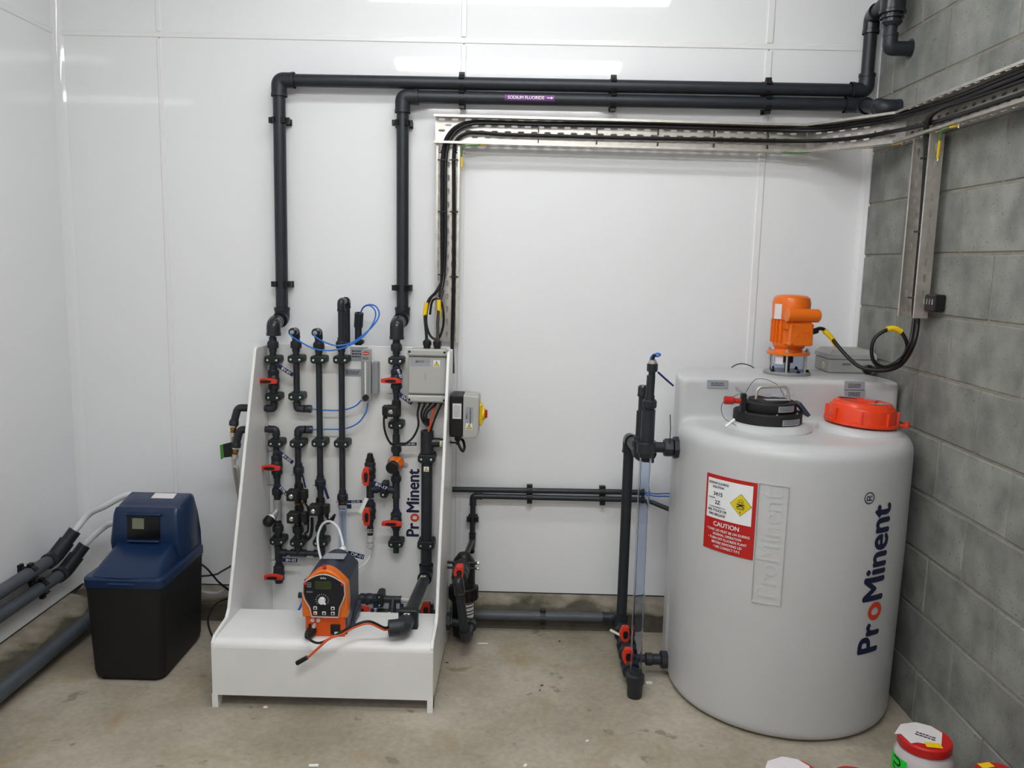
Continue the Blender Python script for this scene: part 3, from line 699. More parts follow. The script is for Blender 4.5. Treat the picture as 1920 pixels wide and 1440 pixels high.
# plinth: rounded front edge, top deck with a gap behind it
pf = [(-0.802,0.045),(-0.802,0.215)]
for k in range(7):
    a = math.radians(180-15*k); pf.append((-0.772+0.030*math.cos(a), 0.215+0.028*math.sin(a)))
pf += [(-0.535,0.238),(-0.535,0.226),(-0.766,0.230),(-0.788,0.212),(-0.788,0.045)]
MB().prism([(SX0+0.002, y, z) for y, z in pf], (SX1-SX0-0.004,0,0)).build('plinth_cover', 'skid_white', t, smooth=40)
MB().bbox2((SX0+PT, -0.53, 0.03), (SX1-PT, -0.162, 0.042)).build('sump_floor', 'skid_white', t, smooth=0)
for x in (SX0+0.010, SX1-0.010):
    MB().prism([(x-0.010,-0.803,0.0),(x-0.010,-0.803,0.05),(x+0.010,-0.803,0.05),(x+0.010,-0.803,0.0)], (0,0.04,0)).build('foot', 'skid_white', t, smooth=0)
    MB().bbox2((x-0.008,-0.801,0.0), (x+0.008,-0.775,0.004)).build('foot_pad', 'black', t, smooth=0)
# printed logo, reading upwards
def logo(t, P, up, rt, L, parts=True, wrap=None):
    """ProMinent with a red o; P = start of baseline, up = reading direction, rt = letters' down direction is +rt"""
    size = 1.0; segs = (('Pr','logo_navy'),('o','logo_red'),('Minent','logo_navy'))
    ws = []
    for s, _ in segs:
        g, _f = glyphs(s, 1.0, 0.030, 'LEFT', 0.90); ws.append((min(p[0] for p in g), max(p[0] for p in g)))
    total = sum(b-a for a, b in ws) + 0.10; k = L/total; x = 0.0
    for (s, m), (a, b) in zip(segs, ws):
        P2, Fs = glyphs(s, 1.0, 0.030, 'LEFT', 0.90)
        P2 = [((q[0]-a)*k+x, q[1]*k, q[2]) for q in P2]
        if wrap: P2, Fs = refine(P2, Fs, 0.018)
        pts = lay(P2, wrap or (lambda u, y: V(P) + up*u - rt*y))
        MB().add(pts, Fs).build('logo_lettering', m, t, smooth=0); x += (b-a)*k + 0.05*k
    P2, Fs = glyphs('®', 0.42, 0.0, 'LEFT', 1.0)
    pts = lay([(q[0]*k+x-0.02*k, q[1]*k+0.44*k, 0.0) for q in P2], wrap or (lambda u, y: V(P) + up*u - rt*y))
    MB().add(pts, Fs).build('logo_lettering', 'logo_navy', t, smooth=0)
p0 = at(775,1006,SB-0.001); p1 = at(775,879,SB-0.001)
logo(skid, V((p0.x, SB-0.0012, p0.z)), Z_, X_, (p1-p0).length)
# ---------------------------------------------------------------- helpers for the pipework
def S(x, y, Y=SK): return at(x, y, Y)
RP = 0.0122
def clamp(t, c, ax=Z_, pr=RP, Yw=SB, w=0.060, h=0.030):
    """dark green two-screw block holding the pipe off the panel"""
    c = V(c); ax = V(ax); sd = V((1,0,0)) if abs(ax.z) > 0.5 else V((0,0,1))
    yf = c.y - pr - 0.007; mb = MB()
    oc = [(-w*0.5,-h*0.28),(-w*0.36,-h*0.5),(w*0.36,-h*0.5),(w*0.5,-h*0.28),(w*0.5,h*0.34),(w*0.42,h*0.5),(-w*0.42,h*0.5),(-w*0.5,h*0.34)]
    poly = [V((c.x,yf,c.z)) + sd*a + ax*b for a, b in oc]; mb.prism(poly, (0,Yw-yf,0))
    o = mb.build('clamp', 'clamp', t, smooth=0, bevel=0.003)
    for s in (-1, 1):
        MB().lathe(V((c.x,yf+0.0005,c.z)) + sd*s*w*0.29 - ax*h*0.05, -Y_, [(0,0.0045),(0.002,0.0045),(0.003,0.0025)], 8).build('screw', 'chrome', o)
    return o
def handle_mesh(c, L, H, D, horizontal=True):
    """red lozenge grip, black inset; c = centre of front face"""
    c = V(c); u = X_ if horizontal else Z_; v = Z_ if horizontal else -X_
    o = [(-0.5,-0.34),(-0.46,-0.42),(-0.12,-0.5),(0.12,-0.5),(0.46,-0.42),(0.5,-0.34),(0.5,0.34),(0.46,0.42),(0.12,0.72),(-0.12,0.72),(-0.46,0.42),(-0.5,0.34)]
    i = [(-0.36,-0.2),(-0.12,-0.36),(0.16,-0.36),(0.3,-0.2),(0.3,0.2),(0.16,0.36),(-0.12,0.36),(-0.36,0.2)]
    a = MB().prism([c + u*(p*L) + v*(q*H) for p, q in o], Y_*D)
    b = MB().prism([c - Y_*0.0012 + u*(p*L*0.8) + v*(q*H*0.9) for p, q in i], Y_*0.004)
    return a, b
def valve(c, lab, horizontal=True, axis=Z_, r=RP, half=0.036, hoff=0.058, HL=0.080, HH=0.0185, m='pvc', grip=(0,0), lever=False):
    c = V(c); ax = V(axis).normalized(); t = thing('ball_valve', lab, 'valve', c, 'red handled ball valves')
    MB().lathe(c-ax*half*0.62, ax, [(0,r*1.45),(half*0.1,r*1.7),(half*0.62,r*1.95),(half*1.14,r*1.7),(half*1.24,r*1.45)], 20).build('body', m, t)
    for s in (-1, 1):
        union(t, c+ax*s*half*0.80, ax*s, r, L=half*0.62, m=m)
        MB().cyl(c+ax*s*half*1.05, c+ax*s*half*1.45, r*1.25).build('socket', m, t)
    MB().cyl(c, c-Y_*(hoff-0.012), r*0.72).build('stem', m, t)
    a, b = handle_mesh(c - Y_*hoff + X_*grip[0] + Z_*grip[1], HL, HH, 0.018, horizontal)
    h = a.build('handle', 'red', t, smooth=0, bevel=0.002); b.build('handle_inset', 'black', h, smooth=0)
    return t
def tagplate(x, y, ang, txt, lab, Y=-0.222, Lp=0.075, Hp=0.0155, tie=True, size=None, tx=0.006):
    """navy engraved strip hanging from a cable tie; x,y = its near end"""
    t = thing('valve_tag', lab, 'tag', at(x, y, Y), 'navy engraved tags'); a = math.radians(ang)
    u = V((math.cos(a),0,math.sin(a))); v = V((-math.sin(a),0,math.cos(a))); c = at(x, y, Y) + u*Lp/2
    plate(c, u, v, Lp, Hp, 0.0016).build('strip', 'navy', t, smooth=0)
    if txt: letter(txt, c - Y_*0.0006 + u*tx, u, v, size or Hp*0.98, 'white_ink', t, bold=0.012, sx=1.12)
    if tie: MB().tube(spline([at(x,y,Y)+u*0.004, at(x-8,y,Y-0.004), at(x-20,y,Y+0.01)], 4), 0.0011, n=6).build('tie', 'black', t)
    return t
def line(lab): 
    return thing('pipe_run', lab, 'pipe', (0,0,0), 'pipe runs on the skid')
# ---------------------------------------------------------------- column 1
def run_root(lab, p): return thing('pipe_run', lab, 'pipe', p, 'pipe runs on the skid')
x1 = A5.x
def zc(px, py): return at(px, py, SK).z
def P1(py, px=513, x=None): return V((x if x is not None else x1, SK, zc(px, py)))
t = run_root('first short pipe column at the left edge of the skid, above its side outlet', P1(760))
xb = S(515,741).x
def PX(px, py): return V((S(px, 720).x, SK, zc(px, py)))
ca1 = S(513,712).x
pipe(t, V((ca1,SK,zc(513,630))), V((ca1,SK,zc(513,762))), RP); union(t, V((ca1,SK,zc(513,646))), Z_, RP)
clamp(t, V((ca1,SK,zc(513,674)))); clamp(t, V((ca1,SK,zc(513,744))))
ec = V((ca1,SK,zc(513,766))); elbow(t, ec+Z_*0.025, ec, ec-X_*0.030, RP, rad=0.024); pipe(t, ec, V((SX0-0.055,SK,ec.z)), RP)
valve((ca1,SK,zc(513,712)), 'ball valve with level red handle beside the tag BV-01', grip=(-0.012,0))
ec2 = V((ca1+0.006,SK,zc(515,805)))
t = run_root('second pipe column at the left edge of the skid, with strainer and cross pipe', P1(1080))
ca2 = ec2.x
pipe(t, ec2, V((ca2,SK,zc(517,1092))), RP); elbow(t, ec2-Z_*0.025, ec2, ec2-X_*0.030, RP, rad=0.024); pipe(t, ec2, V((SX0-0.045,SK,ec2.z)), RP)
clamp(t, V((ca2,SK,zc(515,830)))); clamp(t, V((ca2,SK,zc(518,1013))))
union(t, V((ca2,SK,zc(517,921))), Z_, RP); union(t, V((ca2,SK,zc(519,990))), Z_, RP)
zt1 = zc(520,1036); ttr = V((ca2,SK,zt1))
tee(t, ttr+Z_*0.030, ttr-Z_*0.030, ttr, ttr+X_*0.032, RP)
xc3 = S(603,1000).x; xc2 = S(559,1000).x
pipe(t, ttr, V((xc3-0.02,SK,zt1)), RP*0.9)
tc_ = V((xc2,SK,zt1)); tee(t, tc_-X_*0.032, tc_+X_*0.032, tc_, tc_+Z_*0.03, RP)
elbow(t, V((xc3-0.032,SK,zt1)), V((xc3,SK,zt1)), V((xc3,SK,zt1+0.032)), RP, rad=0.022)
MB().cyl((ca2,SK,zc(518,1062)), (ca2,SK,zc(518,1092)), RP*1.3).build('end_plug', 'pvc', t)
valve((ca2,SK,zc(513,872)), 'ball valve with level red handle beside the tag BV-02', grip=(-0.012,0))
valve((ca2,SK,zc(515,1074)), 'lowest ball valve with level red handle beside the tag BV-03', half=0.028, grip=(-0.010,0))
# clear strainer with angled cap
cs = V((ca2,SK,zc(518,955)))
st = thing('strainer', 'clear strainer body with an angled black ribbed cap and white collar', 'strainer', cs)
MB().lathe(cs-Z_*0.042, Z_, [(0,RP*1.35),(0.084,RP*1.35)], 20).build('clear_body', 'acrylic', st)
dv = V((-0.35,-0.75,-0.55)).normalized()
MB().cyl(cs, cs+dv*0.045, RP*1.15).build('branch', 'acrylic', st); MB().lathe(cs+dv*0.040, dv, [(0,0.0155),(0.010,0.0155)], 20).build('collar', 'white_ink', st)
mb = MB().lathe(cs+dv*0.050, dv, [(0,0.020),(0.026,0.020),(0.031,0.016)], 20)
u_, v_, _ = basis(dv)
for k in range(14):
    d = u_*math.cos(k*0.449)+v_*math.sin(k*0.449); mb.cyl(cs+dv*0.052+d*0.0195, cs+dv*0.075+d*0.0195, 0.0022, n=6)
mb.build('ribbed_cap', 'black', st)
# ---------------------------------------------------------------- column 2 (x about 556)
def nozzle_top(t, c):   # elbow facing the room with a compression nut for blue tube
    c = V(c); elbow(t, c-Z_*0.026, c, c-Y_*0.026, RP*1.05, rad=0.02)
    MB().lathe(c-Y_*0.024, -Y_, [(0,0.0135),(0.004,0.017),(0.022,0.017),(0.024,0.013),(0.03,0.012)], 12).build('tube_nut', 'pvc_gloss', t)
    MB().lathe(c-Y_*0.05, -Y_, [(0,0.0085),(0.007,0.0085),(0.009,0.006)], 12).build('tube_collet', 'label_grey', t)
    return c - Y_*0.055
c2 = S(556,700).x; t = run_root('third pipe column, short, with blue tube at both its ends, upper part', V((c2,SK,0.95)))
top2 = V((c2,SK,zc(555,621))); pipe(t, top2, V((c2,SK,zc(557,764))), RP); tb2 = nozzle_top(t, top2); union(t, V((c2,SK,zc(555,646))), Z_, RP)
clamp(t, V((c2,SK,zc(556,673)))); clamp(t, V((c2,SK,zc(557,743))))
e2 = V((c2,SK,zc(557,766))); elbow(t, e2+Z_*0.026, e2, e2+X_*0.030, RP, rad=0.022)
def sidenut(t, c):
    MB().lathe(V(c)+X_*0.030, X_, [(0,0.011),(0.004,0.0155),(0.024,0.0165),(0.028,0.015)], 10).build('tube_nut', 'pvc_gloss', t)
sidenut(t, e2)
c2b = S(559,830).x; t = run_root('third pipe column lower part, carrying two solenoid valves', V((c2b,SK,0.6)))
e2b = V((c2b,SK,zc(559,805))); elbow(t, e2b-Z_*0.026, e2b, e2b+X_*0.030, RP, rad=0.022); sidenut(t, e2b)
pipe(t, e2b, V((xc2,SK,zt1)), RP); clamp(t, V((c2b,SK,zc(559,831)))); union(t, V((c2b,SK,zc(558,881))), Z_, RP); union(t, V((xc2,SK,zc(557,992))), Z_, RP); clamp(t, V((xc2,SK,zc(559,1016))))
# ---------------------------------------------------------------- solenoids
def solenoid(c, lab, big=True, plug=1):
    c = V(c); t = thing('solenoid_valve', lab, 'solenoid valve', c, 'black solenoid valves')
    MB().lathe(c-Z_*0.034, Z_, [(0,0.016),(0.01,0.019),(0.058,0.019),(0.068,0.016)], 8).build('valve_body', 'black', t)
    b = MB().rbox(c+V((-0.008,-0.052,0.0)), (0.046, 0.050, 0.042), 0.004).build('coil', 'black_matte', t, smooth=0)
    MB().lathe(c+V((-0.010,-0.0765,0.0)), -Y_, [(0,0.0095),(0.004,0.0095),(0.007,0.005)], 8).build('coil_nut', 'chrome', b)
    k = MB().rbox(c+V((0.034*plug,-0.045,0.0)), (0.026, 0.034, 0.040), 0.004).build('connector', 'black', t, smooth=0)
    MB().cyl(c+V((0.036*plug,-0.045,-0.018)), c+V((0.036*plug,-0.045,-0.032)), 0.008).build('cable_gland', 'black', t)
    return c+V((0.036*plug,-0.045,-0.034))
s1 = solenoid((c2b,SK,zc(556,921)), 'upper of the two stacked black solenoid valves')
s2 = solenoid((c2b,SK,zc(556,962)), 'lower of the two stacked black solenoid valves')
MB_ = tag(MB().ring((c2b,SK,zc(556,944)), (c2b,SK,zc(556,942)), 0.019, 0.010).build('brass_ring', 'brass'), 'thin brass ring between the two stacked solenoid valves', 'fitting')
# ---------------------------------------------------------------- column 3
c3 = S(599,760).x; t = run_root('fourth pipe column, tall, with blue tube at its head', V((c3,SK,0.7)))
top3 = V((c3,SK,zc(597,622))); pipe(t, top3, V((c3,SK,zt1)), RP); tb3 = nozzle_top(t, top3); union(t, V((c3,SK,zc(597,648))), Z_, RP)
for py in (674, 830, 1016): clamp(t, V((c3,SK,zc(599,py))))
union(t, V((c3,SK,zc(600,905))), Z_, RP); union(t, V((c3,SK,zc(602,990))), Z_, RP)
s3 = solenoid((c3-0.001,SK,zc(600,948)), 'single black solenoid valve on the fourth pipe column')
# ---------------------------------------------------------------- column 4 with calibration tube and loop over the panel
c4 = S(641,760).x; t = run_root('fifth pipe column, tallest, looping over the top of the panel', V((c4,SK,0.9)))
z4 = zc(641,566); pipe(t, V((c4,SK,z4)), V((c4,SK,zc(643,940))), RP)
q1 = V((c4,SK,z4)); q2 = V((c4,-0.085,z4)); elbow(t, q1-Z_*0.036, q1, q1+Y_*0.03, RP, 'pvc_gloss', rad=0.024); pipe(t, q1, q2, RP); elbow(t, q2-Y_*0.03, q2, q2-Z_*0.03, RP, 'pvc_gloss', rad=0.024); pipe(t, q2, V((c4,-0.085,1.12)), RP)
union(t, V((c4,SK,zc(639,646))), Z_, RP); union(t, V((c4,SK,zc(643,932))), Z_, RP)
for py in (674, 831): clamp(t, V((c4,SK,zc(641,py))))
cz0, cz1 = zc(643,1090), zc(643,943)
ct = thing('calibration_tube', 'clear graduated calibration tube hanging below the fifth pipe column', 'tube', V((c4,SK,cz0)))
MB().lathe((c4,SK,cz0), Z_, [(0,0.0155),(cz1-cz0,0.0155),(cz1-cz0,0.0135),(0,0.0135),(0,0.0155)], 24, cap=False).build('tube_wall', 'clear_blue', ct)
MB().cyl((c4,SK,cz1-0.002), (c4,SK,cz1-0.03), 0.0132).build('float_plug', 'white_tube', ct)
mb = MB()
for k in range(20):
    zz = cz1-0.04-0.006*k
    if zz > cz0+0.02: mb.box((c4,SK-0.0158,zz), (0.008 if k % 5 else 0.012, 0.0004, 0.0008))
mb.build('graduation', 'ink', ct, smooth=0)
MB().ring((c4,SK,cz1), (c4,SK,cz1+0.006), 0.017, 0.0125).build('brass_ferrule', 'brass', ct)
lbl = thing('wrap_label', 'navy printed label wrapped round the head of the calibration tube', 'label', V((c4,SK,cz1-0.012)))
mb = MB().lathe((c4,SK,cz1-0.020), Z_, [(0,0.0172),(0.018,0.0172)], 24, cap=False); mb.box((c4+0.024,SK-0.012,cz1-0.010), (0.028,0.001,0.018)); mb.build('sleeve', 'navy', lbl)
bars((c4+0.006,SK-0.0182,cz1-0.011), X_, Z_, 0.034, 0.013, 3, 'white_ink', lbl)
# vent stub behind the panel with two blue tubes
vb = at(672,640,-0.09); vt = at(672,592,-0.09); vt.x = vb.x
t = run_root('open topped pipe stub behind the skid panel holding two blue tubes', vb)
pipe(t, V((vb.x,-0.09,1.05)), vt, RP*1.15); MB().ring(vt-Z_*0.045, vt+V((0.006,-0.012,0.012)), 0.018, 0.012).build('open_socket', 'pvc', t)
MB().rbox((vb.x+0.006,-0.105,1.197), (0.038,0.03,0.016), 0.003).build('saddle', 'black', t, smooth=0)
def tubing(pts, lab, m='blue_tube', r=0.003, grp='blue air tubes'): return tag(MB().tube(spline(pts, 8), r, n=8).build('tubing', m), lab, 'tube', grp)
tubing([tb2+Y_*0.004, tb2+V((0.0,-0.012,-0.012)), at(565,642,-0.275), at(590,654,-0.285), at(620,657,-0.285), at(650,650,-0.27), at(680,632,-0.24), at(700,605,-0.2), at(704,585,-0.17), at(694,573,-0.14), at(682,576,-0.11), at(675,590,-0.09), V((vt.x,-0.09,vt.z-0.03))], 'blue tube from the third pipe column, lower of the two draped across')
tubing([tb3+Y_*0.004, tb3+V((0.0,-0.012,-0.010)), at(605,640,-0.275), at(630,648,-0.28), at(655,644,-0.265), at(676,632,-0.24), at(700,610,-0.2), at(711,590,-0.17), at(704,574,-0.14), at(688,572,-0.12), at(678,582,-0.1), V((vt.x+0.004,-0.088,vt.z-0.03))], 'blue tube from the fourth pipe column, upper of the two draped across')
tubing([e2+X_*0.056, at(605,769,SK), at(640,769,SK), at(665,762,-0.2), at(680,748,-0.21)], 'blue tube entering the flow meter from the third column above')
tubing([e2b+X_*0.056, at(610,805,SK), at(645,804,SK), at(670,794,-0.2), at(685,775,-0.21), at(690,755,-0.205)], 'blue tube leaving the underside of the flow meter towards the third column')
# ---------------------------------------------------------------- flow meter and engraved plates
f0, f1 = at(676,753,-0.225), at(696,655,-0.225); fx = (f0.x+f1.x)/2; fw_ = 0.038
t = thing('flow_meter', 'clear acrylic flow meter with a red oval badge and black knob', 'flow meter', V((fx,-0.2,f0.z)))
MB().rbox((fx,-0.210,(f0.z+f1.z)/2), (fw_,0.030,f1.z-f0.z), 0.003).build('acrylic_body', 'acrylic', t, smooth=0)
MB().bbox2((fx+0.022,-0.205,f0.z+0.03), (fx+0.042,-0.152,f1.z-0.055)).build('bracket', 'grey_plate', t, smooth=0)
mb = MB(); ov = [V((fx+0.0135*math.cos(k*math.pi/12),-0.2258,f1.z-0.016+0.007*math.sin(k*math.pi/12))) for k in range(24)]; mb.prism(ov, Y_*0.0006); mb.build('badge', 'sign_red', t, smooth=0)
letter('Dwyer', (fx,-0.2264,f1.z-0.016), X_, Z_, 0.008, 'white_ink', t)
MB().cyl((fx-0.002,-0.2254,f0.z+0.03), (fx-0.002,-0.2254,f1.z-0.05), 0.0028, n=8).build('bore', 'white_tube', t)
mb = MB()
for k in range(24):
    zz = f1.z-0.052-k*0.0055
    for s in (-1, 1): mb.box((fx+s*0.010,-0.2254,zz), (0.006 if k % 4 else 0.009,0.0004,0.0009))
mb.build('scale_marks', 'ink', t, smooth=0); bars((fx,-0.2254,f1.z-0.036), X_, Z_, 0.024, 0.010, 2, 'ink', t)
MB().lathe((fx,-0.222,f0.z+0.017), -Y_, [(0,0.012),(0.016,0.0125),(0.02,0.011)], 16).build('knob', 'black', t)
def eng(x0, y0, x1, y1, lab, rows):
    a, b = at(x0,y1,SB), at(x1,y0,SB); c = (a+b)/2; t = thing('engraved_plate', lab, 'plate', V((c.x,SB,a.z)), 'grey engraved plates')
    plate(V((c.x,SB-0.002,c.z)), X_, Z_, b.x-a.x, b.z-a.z, 0.002).build('plate', 'label_grey', t, smooth=0); bars((c.x,SB-0.002,c.z), X_, Z_, (b.x-a.x)*0.8, (b.z-a.z)*0.6, rows, 'ink', t)
eng(657,651,690,676,'grey engraved plate behind the head of the flow meter',3); eng(646,692,677,705,'small grey engraved plate left of the flow meter scale',3)
# ---------------------------------------------------------------- column 5 (twin valves) and column 6
c6 = S(743,800).x; t = run_root('sixth pipe column below the lower wall pipe, with solenoid and orange regulator', V((c6,SK,0.7)))
pipe(t, V((c6,SK,zc(744,634))), V((c6,SK,zc(741,1036))), RP); union(t, V((c6,SK,zc(744,651))), Z_, RP)
for py in (676, 796, 1018): clamp(t, V((c6,SK,zc(744,py))))
MB().cyl((c6,SK,zc(744,815)), (c6,SK,zc(744,835)), RP*1.25).build('coupling', 'pvc', t)
union(t, V((c6,SK,zc(743,842))), Z_, RP*0.95, L=0.026); union(t, V((c6,SK,zc(743,897))), Z_, RP*0.95, L=0.026)
zt5 = zc(720,918); t6 = V((c6,SK,zt5)); tee(t, t6+Z_*0.034, t6-Z_*0.034, t6, t6-X_*0.032, RP)
c5 = S(694,918).x; t5 = V((c5,SK,zt5)); pipe(t, t5, t6, RP*0.95); tee(t, t5+Z_*0.034, t5-Z_*0.034, t5, t5+X_*0.032, RP)
clamp(t, V(((c5+c6)/2+0.004,SK,zt5)), ax=X_)
valve((c6,SK,zc(743,711)), 'ball valve with level red handle left of the grey junction box', grip=(-0.012,0))
valve((c6,SK,zc(742,975)), 'ball valve with level red handle beside the printed logo', half=0.030, grip=(-0.010,0))
valve((c5,SK,zc(695,882)), 'upper upright red handle of the two, above tag BV-17', horizontal=False, half=0.032, HL=0.074, HH=0.024, grip=(-0.006,-0.012))
valve((c5,SK,zc(694,958)), 'lower upright red handle of the two, below tag BV-17', horizontal=False, half=0.032, HL=0.074, HH=0.024, grip=(-0.004,-0.008))
MB().lathe((c5,SK,zc(694,866)), Z_, [(0,0.018),(0.012,0.018),(0.014,0.014),(0.022,0.014),(0.024,0.012),(0.032,0.012),(0.036,0.008)], 16).build('top_plug', 'black', t)
MB().lathe((c5,SK,zc(694,990)), -Z_, [(0,0.016),(0.012,0.0155),(0.018,0.012)], 16).build('tail_nut', 'chrome', t)
pipe(t, V((c5,SK,zc(694,968))), V((c5,SK,zc(694,1004))), RP)
cc = V((c5,SK,zc(694,1003)))
t = thing('clear_coupling', 'frosted clear hose coupling under the twin upright valves', 'coupling', cc)
MB().lathe(cc, -Z_, [(0,0.0125),(0.018,0.0125),(0.019,0.0145),(0.03,0.0145),(0.031,0.011),(0.037,0.011),(0.038,0.0145),(0.05,0.0145),(0.054,0.010),(0.058,0.005)], 16).build('coupling_body', 'jar_plastic', t)
tubing([cc-Z_*0.055, at(692,1045,-0.20), at(683,1058,-0.24), at(668,1068,-0.30), at(655,1075,-0.36)], 'white tube from the frosted coupling to the pump', 'white_tube', 0.0042, 'white pump tubes')
s4 = solenoid((c6,SK,zc(743,766)), 'black solenoid valve above the orange pressure regulator', plug=-1)
# orange pressure retaining valve, pointing into the room
pc = V((c6,SK,zc(742,868))); dv = V((-0.10,-1,-0.06)).normalized()
t = thing('pressure_valve', 'orange pressure retaining valve with a black adjusting knob', 'valve', pc)
MB().lathe(pc+V((0,0.018,0)), dv, [(0,0.030),(0.022,0.033),(0.024,0.030)], 20).build('rear_housing', 'pvc_grey', t)
mb = MB().lathe(pc-dv*0.004, dv, [(0,0.033),(0.012,0.033),(0.020,0.030),(0.045,0.026),(0.048,0.022)], 8); mb.build('orange_bonnet', 'orange', t)
MB().lathe(pc+dv*0.044, dv, [(0,0.0235),(0.003,0.025),(0.024,0.025),(0.027,0.022)], 24).build('knob', 'black', t)
# ---------------------------------------------------------------- bottom manifold behind the pump
zb = zc(740,1124); MY = SK
bx0, bx1 = S(560,1118).x, S(812,1130).x
t = run_root('low horizontal pipe behind the pump, partly clear, ending at the right side plate', V((S(720,1122).x,SK,zb)))
pipe(t, V((bx0,SK,zb+0.008)), V((S(745,1124).x,SK,zb)), RP); pipe(t, V((S(745,1124).x,SK,zb)), V((bx1,SK,zb-0.006)), RP*0.95, 'jar_plastic', name='clear_pipe')
tm = V((S(737,1124).x,SK,zb)); tee(t, tm-X_*0.034, tm+X_*0.034, tm, tm+V((0,-0.02,-0.032)), RP)
MB().lathe(tm+V((0,-0.018,-0.028)), (0,-0.5,-1), [(0,0.012),(0.004,0.0155),(0.022,0.0155),(0.026,0.012)], 10).build('tube_nut', 'pvc', t)
clamp(t, V((S(713,1120).x,SK,zb)), ax=X_)
valve((S(692,1113).x,SK,zb), 'ball valve with level red handle right behind the orange pump', axis=X_, half=0.036, grip=(-0.030,-0.024))
valve((S(803,1150).x,SK,zb-0.05), 'ball valve with upright red handle in the low right corner of the skid', horizontal=False, half=0.034, HL=0.066, HH=0.030, grip=(-0.004,0.030))
tubing([tm+V((0,-0.03,-0.05)), at(728,1150,-0.24), at(720,1165,-0.26)], 'pale tube dropping from the low manifold tee', 'white_tube', 0.0042, 'white pump tubes')
tubing([at(572,1120,-0.42), at(562,1140,-0.44), at(552,1160,-0.45), at(545,1175,-0.46)], 'short blue tube dropping behind the left of the pump', 'blue_tube', 0.0045)
# ---------------------------------------------------------------- tags
tagplate(519,684,-32,'BV-01','navy tag engraved BV-01 tilted below the first clamp')
tagplate(521,846,-38,'BV-02','navy tag engraved BV-02 tilted below a clamp')
tagplate(520,909,-46,'STR-01','navy tag engraved STR-01 tilted above the strainer', Lp=0.066)
tagplate(528,1050,0,'BV-03','navy tag engraved BV-03 lying level above the lowest valve', Lp=0.064)
tagplate(567,890,-78,'','plain navy tag hanging beside the stacked solenoids', Hp=0.007, Lp=0.055)
tagplate(607,910,-72,'','narrow navy tag hanging on the fourth pipe column', Hp=0.010, Lp=0.058)
tagplate(650,941,3,'CC-01','navy tag engraved CC-01 beside the calibration tube head', Lp=0.062, Hp=0.012)
tagplate(698,905,-22,'BV-17','navy tag engraved BV-17 between the twin upright handles', Y=-0.245, Lp=0.064, Hp=0.018)
tagplate(750,833,2,'PLV-01','navy tag engraved PLV-01 above the orange regulator', Lp=0.066, Hp=0.014)
tagplate(743,686,-68,'BV-07','navy tag hanging steeply over the valve by the junction box', Y=-0.262, Lp=0.054, Hp=0.014, tie=False)
tagplate(747,738,-35,'SV-01','navy tag tilted below the junction box corner', Lp=0.066, Hp=0.017)
tagplate(742,948,-72,'','navy tag hanging on edge over the valve beside the logo', Y=-0.25, Lp=0.05, Hp=0.006, tie=False)
tagplate(703,1130,-88,'BV-05','navy tag hanging down behind the pump beside the low clamp', Lp=0.075, Hp=0.016, tie=False)
tagplate(753,1132,-90,'','navy tag hanging behind the diagonal conduit', Lp=0.07, Hp=0.016, tie=False)
wt = at(688,934,-0.255); u = V((math.cos(math.radians(-115)),0,math.sin(math.radians(-115)))); v = V((-u.z,0,u.x))
o = plate(wt+u*0.034, u, v, 0.068, 0.014, 0.0015).build('white_tag', 'foam', smooth=0); tag(o, 'blank white plastic tag hanging on the lower twin valve', 'tag')
# ---------------------------------------------------------------- junction box on the panel
j0, j1 = at(763,754,-0.245), at(838,656,-0.245); jc = (j0+j1)/2; jw, jh = j1.x-j0.x, j1.z-j0.z
t = thing('junction_box', 'grey plastic junction box lettered JBOX - 1 with a hazard triangle', 'junction box', V((jc.x,-0.2,j0.z)))
MB().rbox((jc.x,-0.185,jc.z), (jw*0.97,0.07,jh*0.98), 0.008).build('body', 'grey_box', t, smooth=0)
MB().rbox((jc.x,-0.228,jc.z), (jw*0.98,0.018,jh*0.70), 0.006).build('lid', 'grey_box', t, smooth=0)
for s in (-1, 1):
    e = MB().rbox((jc.x,-0.233,jc.z+s*jh*0.435), (jw,0.026,jh*0.135), 0.006).build('lid_bar', 'grey_box', t, smooth=0)
    for q in (-1, 1): MB().cyl((jc.x+q*jw*0.44,-0.2455,jc.z+s*jh*0.45), (jc.x+q*jw*0.44,-0.2475,jc.z+s*jh*0.45), 0.0045, n=12).build('lid_screw', 'black', e)
lb = plate((jc.x-jw*0.17,-0.2376,jc.z+jh*0.245), X_, Z_, jw*0.50, jh*0.135, 0.0006).build('label_strip', 'label_grey', t, smooth=0)
letter('JBOX - 1', (jc.x-jw*0.12,-0.2384,jc.z+jh*0.265), X_, Z_, 0.011, 'ink', t, bold=0.01, sx=1.3)
def hazard(c, xd, yd, wd, t, m='white_ink'):
    c = V(c); xd = V(xd).normalized(); yd = V(yd).normalized(); n = xd.cross(yd); h = wd*0.78
    b = plate(c, xd, yd, wd*1.15, wd*1.1, 0.0005).build('hazard_label', m, t, smooth=0)
    tri = lambda k, e: [c+n*e + xd*(a*wd*k) + yd*(q*wd*k) for a, q in ((-0.5,-0.42),(0.5,-0.42),(0,0.46))]
    MB().add(tri(1.0,0.0004), [(0,1,2)]).build('hazard_border', 'ink', b, smooth=0); MB().add(tri(0.8,0.0008), [(0,1,2)]).build('hazard_triangle', 'yellow', b, smooth=0)
    z = [(-0.02,0.22),(0.07,0.22),(0.02,0.03),(0.09,0.03),(-0.05,-0.3),(-0.01,-0.04),(-0.09,-0.04)]
    MB().add([c+n*0.0012+xd*(a*wd)+yd*(q*wd) for a, q in z], [tuple(range(7))]).build('hazard_bolt', 'ink', b, smooth=0)
hazard((jc.x+jw*0.24,-0.2380,jc.z+jh*0.24), X_, Z_, 0.022, t)
